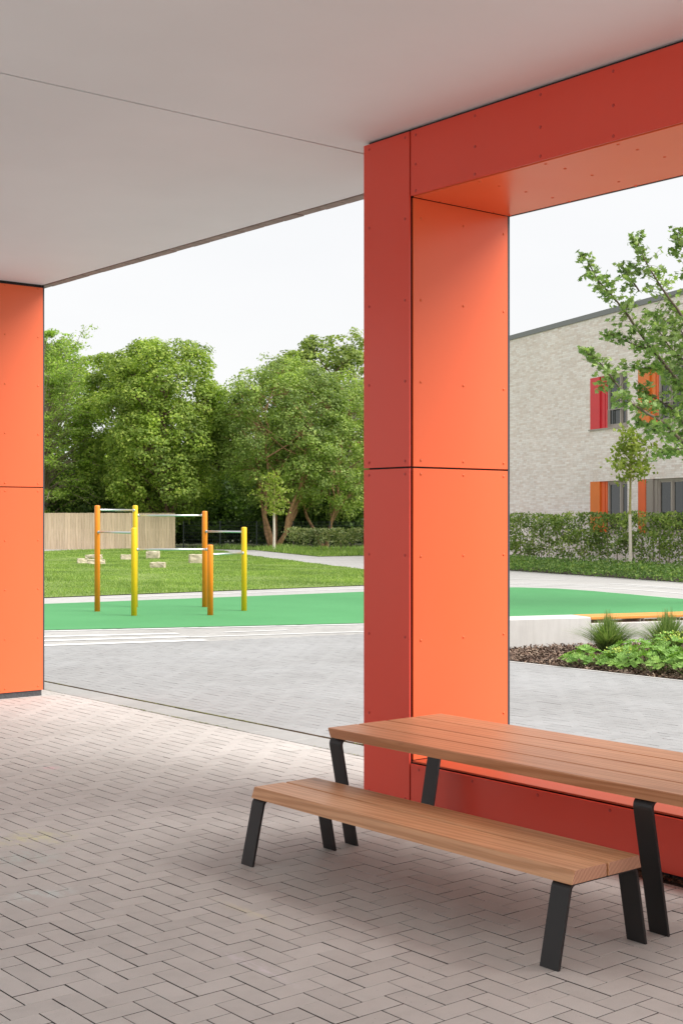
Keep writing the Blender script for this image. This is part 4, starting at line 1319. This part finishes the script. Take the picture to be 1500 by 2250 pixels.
# near maple reaching in from the right: boughs listed as bearing points at about 26 m
MAP_D = 26.0
def mp3(px, py, d):
    P = d*(FW+RT*(px-750)/2983.4)
    return np.array([P[0], P[1], CAM_H-(py-1137.5)*d/2983.4])
bx, by = at(1590, 26.0)
nm = empty('maple_tree', (bx, by, 0)); tag(nm, 'open-crowned maple with lobed leaves and upswept boughs before the brick building', 'tree')
ORG = np.array([bx, by, 0.0])
def lobed():
    pts = []
    lob = [(-0.50, 0.0), (-0.42, 0.22), (-0.20, 0.16), (-0.12, 0.50), (0.04, 0.24), (0.20, 0.34), (0.24, 0.14), (0.58, 0.0)]
    pts = [(x, y) for x, y in lob] + [(x, -y) for x, y in reversed(lob[1:-1])]
    return np.array(pts)
LOB = lobed()
rg = np.random.default_rng(301)
mb = MB()
trunk_pts = [(0, 0, -0.1), (0.03, 0.02, 1.0), (-0.02, 0.04, 2.2), (0.02, 0.0, 4.0), (0.0, 0.05, 6.0), (0.05, 0.0, 7.6)]
mb.tube(trunk_pts, [0.13, 0.11, 0.10, 0.075, 0.04, 0.015], 10, False)
mb.build('trunk', M['bark_twig'], nm)
mb = MB(); LC = []; LD = []
def bough(pts, seed, dens=1.0, rad=0.26, d0=26.0, attach=None):
    """pts: list of (px,py,ddepth) from base to tip"""
    rr = np.random.default_rng(seed)
    P = np.array([mp3(px, py, d0+dd) for px, py, dd in pts])-ORG
    if attach is not None: P = np.vstack([np.array([0, 0, attach]), P])
    # resample
    seg = np.r_[0, np.cumsum(np.linalg.norm(np.diff(P, axis=0), axis=1))]; L = seg[-1]
    s = np.linspace(0, L, max(6, int(L/0.18)))
    Q = np.stack([np.interp(s, seg, P[:, i]) for i in range(3)], 1)
    Q[1:-1] += rr.normal(0, 0.008, Q[1:-1].shape)
    r0 = 0.010+0.009*L
    mb.tube(Q, [r0*(1-0.88*t/L)+0.002 for t in s], 6, False)
    vis0 = 0.0 if attach is None else np.linalg.norm(P[1]-P[0])*0.55
    n = int((L-vis0)*23*dens)
    for k in range(n):
        u = vis0+(L-vis0)*((k+rr.uniform())/n)
        f = (u-vis0)/(L-vis0)
        c = np.array([np.interp(u, s, Q[:, i]) for i in range(3)])
        tl = 1.3*rad*(0.35+0.9*math.sin(math.pi*min(1, 0.28+0.72*f))**0.8)*rr.uniform(0.5, 1.25)
        d = rr.normal(0, 1, 3); d[2] = d[2]*0.5+0.15
        ax = (P[-1]-P[0]); ax /= np.linalg.norm(ax)
        d = d/np.linalg.norm(d)+ax*0.55; d /= np.linalg.norm(d)
        e = c+d*tl
        mb.tube([c, (c+e)/2+np.array([0, 0, 0.015]), e], [0.0045, 0.0035, 0.002], 3, False)
        for q in range(rr.integers(5, 9)):
            w = rr.uniform(0.35, 1.1)
            LC.append(c+(e-c)*w+rr.normal(0, 0.035, 3)+np.array([0, 0, -0.03])); LD.append(d)
boughs = [([(1500, 850, 0.2), (1432, 767, 0.1), (1360, 668, 0.0), (1310, 612, -0.1), (1278, 556, -0.1)], 1.15, 0.30, 3.1),
          ([(1525, 760, -0.4), (1495, 689, -0.5), (1450, 629, -0.6), (1415, 570, -0.7), (1397, 520, -0.7)], 1.3, 0.36, 4.0),
          ([(1545, 640, 0.3), (1510, 560, 0.3), (1488, 500, 0.2)], 1.3, 0.30, 5.2),
          ([(1500, 970, -0.8), (1456, 928, -1.0), (1385, 886, -1.1), (1336, 819, -1.2), (1282, 766, -1.2)], 1.15, 0.27, 2.5),
          ([(1404, 640, -0.6), (1365, 582, -0.7)], 0.9, 0.16, None),
          ([(1420, 765, 0.1), (1375, 750, 0.0), (1332, 728, 0.0)], 1.1, 0.20, None),
          ([(1540, 900, 0.5), (1484, 834, 0.5), (1430, 808, 0.6), (1366, 806, 0.6)], 1.0, 0.24, 3.3),
          ([(1520, 960, 0.4), (1480, 900, 0.4), (1430, 870, 0.4), (1400, 838, 0.5)], 1.1, 0.26, 2.6),
          ([(1540, 780, 0.6), (1500, 730, 0.6), (1455, 700, 0.7), (1420, 690, 0.7)], 1.2, 0.28, 3.9),
          ([(1545, 860, -0.5), (1510, 800, -0.6), (1470, 760, -0.7), (1440, 720, -0.8)], 1.4, 0.34, 3.4),
          ([(1540, 1010, -0.3), (1500, 985, -0.5), (1470, 992, -0.6), (1438, 1000, -0.7)], 1.2, 0.18, 2.35),
          ([(1525, 1005, 0.4), (1490, 960, 0.5), (1450, 945, 0.5), (1392, 930, 0.5)], 1.1, 0.22, 2.3),
          ([(1640, 760, 0.5), (1690, 660, 0.9), (1720, 580, 1.0)], 1.1, 0.34, 3.6), ([(1650, 880, -0.6), (1720, 800, -1.0), (1770, 720, -1.2)], 1.1, 0.34, 3.0),
          ([(1600, 720, -1.0), (1590, 600, -1.6), (1580, 500, -1.8)], 1.1, 0.34, 3.9), ([(1600, 800, 1.2), (1610, 690, 2.0), (1620, 580, 2.3)], 1.1, 0.34, 3.6),
          ([(1590, 620, 0.0), (1592, 520, 0.1), (1590, 440, 0.1)], 1.2, 0.34, 5.4)]
for i, (pts, dn, rad, att) in enumerate(boughs):
    bough(pts, 400+i, dn, rad, MAP_D, att)
mb.build('boughs', M['bark_twig'], nm)
LC = np.array(LC); LD = np.array(LD); n = len(LC)
nr = unit(rg.normal(0, 1, (n, 3)))*0.75+np.array([0, 0, 0.75]); nr = unit(nr)
ax = LD+rg.normal(0, 0.5, (n, 3))+np.array([0, 0, -0.45]); ax = ax-nr*np.sum(ax*nr, 1, keepdims=True); ax = unit(ax)
bt = np.cross(nr, ax)
sz = rg.uniform(0.085, 0.15, n)
V = LC[:, None, :] + ax[:, None, :]*LOB[None, :, 0:1]*sz[:, None, None] + bt[:, None, :]*LOB[None, :, 1:2]*sz[:, None, None]
V = V + nr[:, None, :]*(-np.abs(LOB[None, :, 1:2])*0.25*sz[:, None, None])
c = link('crown', np_mesh('crown', V.reshape(-1, 3), len(LOB)), M['leaf_norway'], nm); tag(c, kind='stuff')

# ================================================================== HEDGES
def hedge(name, p0, p1, H, thick, spacing, leaf, nl, mat, label, seed, stem_mat, foot=0.15, gap=0.5):
    rg = np.random.default_rng(seed)
    a = np.array(p0); b = np.array(p1); L = np.linalg.norm(b-a); d = (b-a)/L; nrm = np.array([-d[1], d[0]])
    root = empty(name, (a[0], a[1], 0)); tag(root, label, 'hedge')
    Q = []
    n = int(L/spacing)
    for k in range(n):
        s = (k+0.5)*spacing+rg.normal(0, 0.05)
        c = d*s+nrm*rg.normal(0, 0.04)
        mb = MB()
        mb.tube([(c[0], c[1], -0.05), (c[0]+rg.normal(0, .03), c[1]+rg.normal(0, .03), H*0.5), (c[0]+rg.normal(0, .04), c[1]+rg.normal(0, .04), H*0.93)], [0.02, 0.014, 0.005], 5, False)
        mb.build('stem', stem_mat, root)
        hk = H*rg.uniform(0.97, 1.03)
        m = int(nl*rg.uniform(0.7, 1.25))
        # clumps of leaves on short side branches
        for q in range(20):
            z = foot+(hk-foot)*rg.uniform(0, 1)**0.8
            mm = int(m/20*rg.uniform(0.2, 1.9)*(1.25 if z > 0.8*hk else 1.0))
            cc = np.array([c[0]+d[0]*rg.normal(0, spacing*0.36)+nrm[0]*rg.normal(0, thick*0.36), c[1]+d[1]*rg.normal(0, spacing*0.36)+nrm[1]*rg.normal(0, thick*0.36), z])
            C = cc+rg.normal(0, 1, (mm, 3))*np.array([0.13, 0.13, 0.09])*gap*2
            C[:, 2] = np.clip(C[:, 2], 0.08, hk+rg.normal(0, 0.025, mm))
            Q.append(leaf_quads(rg, C, 0.3, leaf, 0.62))
    c = link('foliage', np_mesh('foliage', np.concatenate(Q).reshape(-1, 3), 4), mat, root); tag(c, kind='stuff')
hedge('hornbeam_hedge', (36.9, 37.5), (33.3, 19.5), 1.78, 0.45, 0.42, 0.105, 430, M['leaf_hedge'], 'tall clipped see-through hedge in front of the pale brick building', 501, M['bark_pale'], 0.2, 0.5)
hedge('low_hedge', at(634, 66.5), at(960, 63.0), 1.12, 0.5, 0.5, 0.12, 330, M['leaf_hedge_far'], 'low greyish hedge with bare stems on the grass before the forked trees', 502, M['bark_pale'], 0.42, 0.55)

# low ground-cover shrubs in front of the tall hedge
BAND = [(31.9, 33.0), (31.13, 29.59), (29.98, 25.35), (28.81, 21.37), (28.0, 18.0), (32.5, 17.5), (33.9, 23.5), (35.1, 29.5), (36.2, 36.0)]
bandg = poly_sheet('shrub_border', [(x+0.22, y) if i_ < 5 else (x, y) for i_, (x, y) in enumerate(BAND)], -0.014, M['soil'])
rg = np.random.default_rng(61)
n = 60000
X = rg.uniform(28, 36.3, n); Y = rg.uniform(17.5, 36, n)
k = inside(BAND, X, Y)
dfront = X-np.interp(Y, [18.0, 21.37, 25.35, 29.59, 33.0], [28.0, 28.81, 29.98, 31.13, 31.9])
k &= (rg.uniform(0, 1, n) < np.clip(1.25-dfront/5.0, 0.25, 1))
X = X[k]; Y = Y[k]; dfront = dfront[k]; n = len(X)
prof = np.clip(dfront/0.35, 0.35, 1)**0.5*(0.30+0.05*np.sin(X*2.3+np.sin(Y*1.7))+0.05*np.sin(Y*2.9))
Z = prof*rg.uniform(0.02, 1.12, n)**0.75
X = X-0.12
c = link('ground_cover', np_mesh('ground_cover', leaf_quads(rg, np.stack([X, Y, Z], 1), 0.25, 0.085, 0.5).reshape(-1, 3), 4), M['leaf_band'])
tag(c, 'low green ground-cover shrubs along the pale yard below the tall hedge', 'ground cover', kind='stuff')

# ================================================================== FENCES, STONES
f0 = Vector((*at(-150, 71.5), 0)); f1 = Vector((*at(385, 72.0), 0))
fd = (f1-f0).normalized(); fl = (f1-f0).length
fence = empty('board_fence', f0, math.atan2(fd.y, fd.x)); tag(fence, 'tall close-boarded timber fence of weathered vertical boards on the lawn', 'fence')
rs = random.Random(9)
nb = int(fl/0.145)
for k in range(nb):
    x = k*fl/nb
    m = MB(); hh = 1.93+rs.uniform(-0.006, 0.006)
    m.cbox(0.002, 0.139, -0.012, 0.012, -hh/2, hh/2, 0.003)
    o = m.build('board', M['fence_wood'], fence, (x, rs.uniform(-0.004, 0.004), hh/2-0.03), (0, rs.gauss(0, 0.0015), 0))
for z in (0.35, 1.0, 1.65):
    m = MB(); m.box(0, fl, 0.016, 0.06, z-0.045, z+0.045); m.build('rail', M['fence_wood'], fence)
k = 0.4
while k < fl:
    m = MB(); m.box(k, k+0.1, 0.062, 0.16, -0.1, 1.85); m.build('fence_post', M['fence_wood'], fence); k += 2.2

g0 = Vector((*at(385, 73.5), 0)); g1 = Vector((*at(985, 73.5), 0))
gd = (g1-g0).normalized(); gl = (g1-g0).length
wf = empty('wire_fence', g0, math.atan2(gd.y, gd.x)); tag(wf, 'dark steel mesh fence with slim posts beneath the trees', 'fence')
k = 0.45
while k < gl:
    m = MB(); m.box(k-0.035, k+0.035, -0.03, 0.03, -0.1, 1.46); m.build('fence_post', M['mesh_fence'], wf)
    m = MB()
    e = min(k+1.98, gl)
    for z in np.arange(0.08, 1.42, 0.19): m.box(k, e, -0.036, -0.028, z, z+0.012)
    for x in np.arange(k, e, 0.12): m.box(x, x+0.007, -0.026, -0.020, 0.05, 1.40)
    m.build('mesh_panel', M['mesh_fence'], wf)
    k += 1.98

stone_list = [((24.15, 44.36), 0.42, 0.15, 'pale flat sandstone block low in the grass behind the orange post'), ((26.82, 48.39), 0.58, 0.16, 'pale sandstone block farthest back towards the board fence'),
              ((23.82, 42.8), 0.60, 0.165, 'broad pale sandstone block partly behind the orange post'), ((27.38, 46.81), 0.42, 0.19, 'small sandstone block beside the yellow posts'),
              ((28.96, 47.4), 0.52, 0.30, 'tall sandstone block under the long low bar'), ((23.6, 38.31), 0.48, 0.185, 'sandstone block standing forward alone on the lawn'), ((27.35, 41.74), 0.52, 0.30, 'tall sandstone block behind the paired orange posts')]
for i, ((x, y), wd, hh, lab) in enumerate(stone_list):
    rs = random.Random(60+i)
    import bmesh
    bm = bmesh.new()
    bmesh.ops.create_cube(bm, size=1)
    bmesh.ops.subdivide_edges(bm, edges=bm.edges, cuts=3, use_grid_fill=True)
    for v in bm.verts:
        k = v.co.normalized()*0.62
        v.co = v.co*0.86+k*0.14+Vector((rs.gauss(0, .022), rs.gauss(0, .022), rs.gauss(0, .03)))
        v.co = Vector((v.co.x*wd, v.co.y*wd*0.75, (v.co.z+0.5)*(hh+0.06)-0.06))
    me = bpy.data.meshes.new('boulder'); bm.to_mesh(me); bm.free()
    o = link('boulder', me, M['stone'], None, (x, y, 0.0), (0, 0, -YAW+rs.uniform(-.3, .3)))
    tag(o, lab, 'stone', 'sandstone blocks on the lawn')

# ================================================================== PALE BRICK BUILDING ON THE RIGHT
O2 = Vector((38.767, 32.876, 0))
rzA = math.atan2(-0.9448, -0.3277)       # local x runs towards the viewer along the facade, local -y faces... set below
bld = empty('brick_building', O2, rzA); tag(bld, 'two-storey pale brick building with red and orange window panels and grey roof edge', 'building')
# local x = s (towards the viewer); the facade faces local -y or +y: the yard side is at local -y here
YS = -1.0
def facade(y_in, y_out): return sorted((y_in*YS, y_out*YS))
xs = [-14.0, 0.0, 2.53, 3.2, 8.6, 9.6, 13.5, 16.0]
zs = [-0.1, 1.12, 2.97, 4.89, 6.78, 8.97]
opens = {(1, 1), (3, 1), (5, 1), (1, 3), (3, 3), (5, 3)}
m = MB()
for i in range(len(xs)-1):
    for j in range(len(zs)-1):
        if (i, j) in opens: continue
        m.box(xs[i], xs[i+1], 0.0, 0.36, zs[j], zs[j+1])
wallo = m.build('wall', M['clinker'], bld)
m = MB(); m.box(-14.0, 16.0, 0.37, 14, -0.1, 8.8); m.build('building_body', M['clinker'], bld)
m = MB(); m.box(-14.05, 16.05, -0.05, 14.05, 8.972, 9.16); m.build('roof_edge', M['coping'], bld)
def win(x0, x1, z0, z1, pcols, pw, mull, vent=False):
    wn = MB()
    # frame
    xw0 = x0+pw
    fr = 0.075
    wn.box(xw0, x1, 0.10, 0.19, z0, z0+fr); wn.box(xw0, x1, 0.10, 0.19, z1-fr, z1)
    cols = [xw0]+mull+[x1]
    for c in cols:
        a = min(max(c-fr/2, xw0), x1-fr)
        wn.box(a, a+fr, 0.098, 0.192, z0+fr, z1-fr)
    wo = wn.build('window', M['taupe'], bld)
    for i in range(len(cols)-1):
        m = MB(); m.box(cols[i]+0.03, cols[i+1]-0.03, 0.15, 0.165, z0+0.05, z1-0.05); m.build('pane', M['glass'], wo)
        m = MB(); s0 = cols[i]+0.05; s1 = cols[i+1]-0.05
        m.box(s0, s0+0.05, 0.125, 0.148, z0+fr, z1-fr); m.box(s1-0.05, s1, 0.125, 0.148, z0+fr, z1-fr); m.box(s0+0.05, s1-0.05, 0.125, 0.148, z0+fr, z0+fr+0.05); m.box(s0+0.05, s1-0.05, 0.125, 0.148, z1-fr-0.05, z1-fr)
        m.build('sash', M['taupe'], wo)
    m = MB(); m.box(x0-0.05, x1+0.05, -0.06, 0.10, z0-0.05, z0-0.003); m.build('sill', M['taupe'], wo)
    if z0 > 4:
        m = MB()
        m.box(xw0+0.1, x1-0.1, 0.02, 0.045, z0+0.62, z0+0.65)
        for q in (xw0+0.1, xw0+0.2, x1-0.13): m.box(q, q+0.025, 0.02, 0.045, z0+0.02, z0+0.62)
        m.build('guard_rail', M['taupe'], wo)
    # coloured side panels
    q = x0
    for (wd, dep, mt) in pcols:
        m = MB(); m.cbox(q+0.006, q+wd-0.006, dep, 0.19, z0+0.003, z1-0.003, 0.004); m.build('side_panel', M[mt], bld)
        if mt == 'taupe':
            for zz in np.arange(z0+0.03, z1-0.03, 0.05):
                m = MB(); m.box(q+0.01, q+wd-0.01, dep-0.018, dep-0.001, zz, zz+0.028); m.build('louvre_slat', M['taupe'], bld)
        q += wd
win(0.0, 2.53, 4.89, 6.78, [(0.67, 0.0, 'wred'), (0.26, 0.06, 'wred'), (0.15, 0.08, 'wred')], 1.08, [1.94])
win(0.0, 2.53, 1.12, 2.97, [(0.67, 0.0, 'worange'), (0.26, 0.06, 'worange2'), (0.15, 0.08, 'worange2')], 1.08, [1.94])
win(3.2, 8.6, 4.89, 6.78, [(0.72, 0.0, 'worange'), (0.28, 0.06, 'worange'), (0.15, 0.08, 'worange2')], 1.15, [5.0, 5.9, 6.8, 7.7])
win(3.2, 8.6, 1.12, 2.97, [(0.48, 0.0, 'worange2'), (0.42, 0.03, 'taupe'), (0.2, 0.08, 'taupe')], 1.10, [5.1, 6.0, 6.9, 7.8])
win(9.6, 13.5, 4.89, 6.78, [(0.72, 0.0, 'wred')], 0.72, [11.2, 12.3])
win(9.6, 13.5, 1.12, 2.97, [(0.72, 0.0, 'worange')], 0.72, [11.2, 12.3])
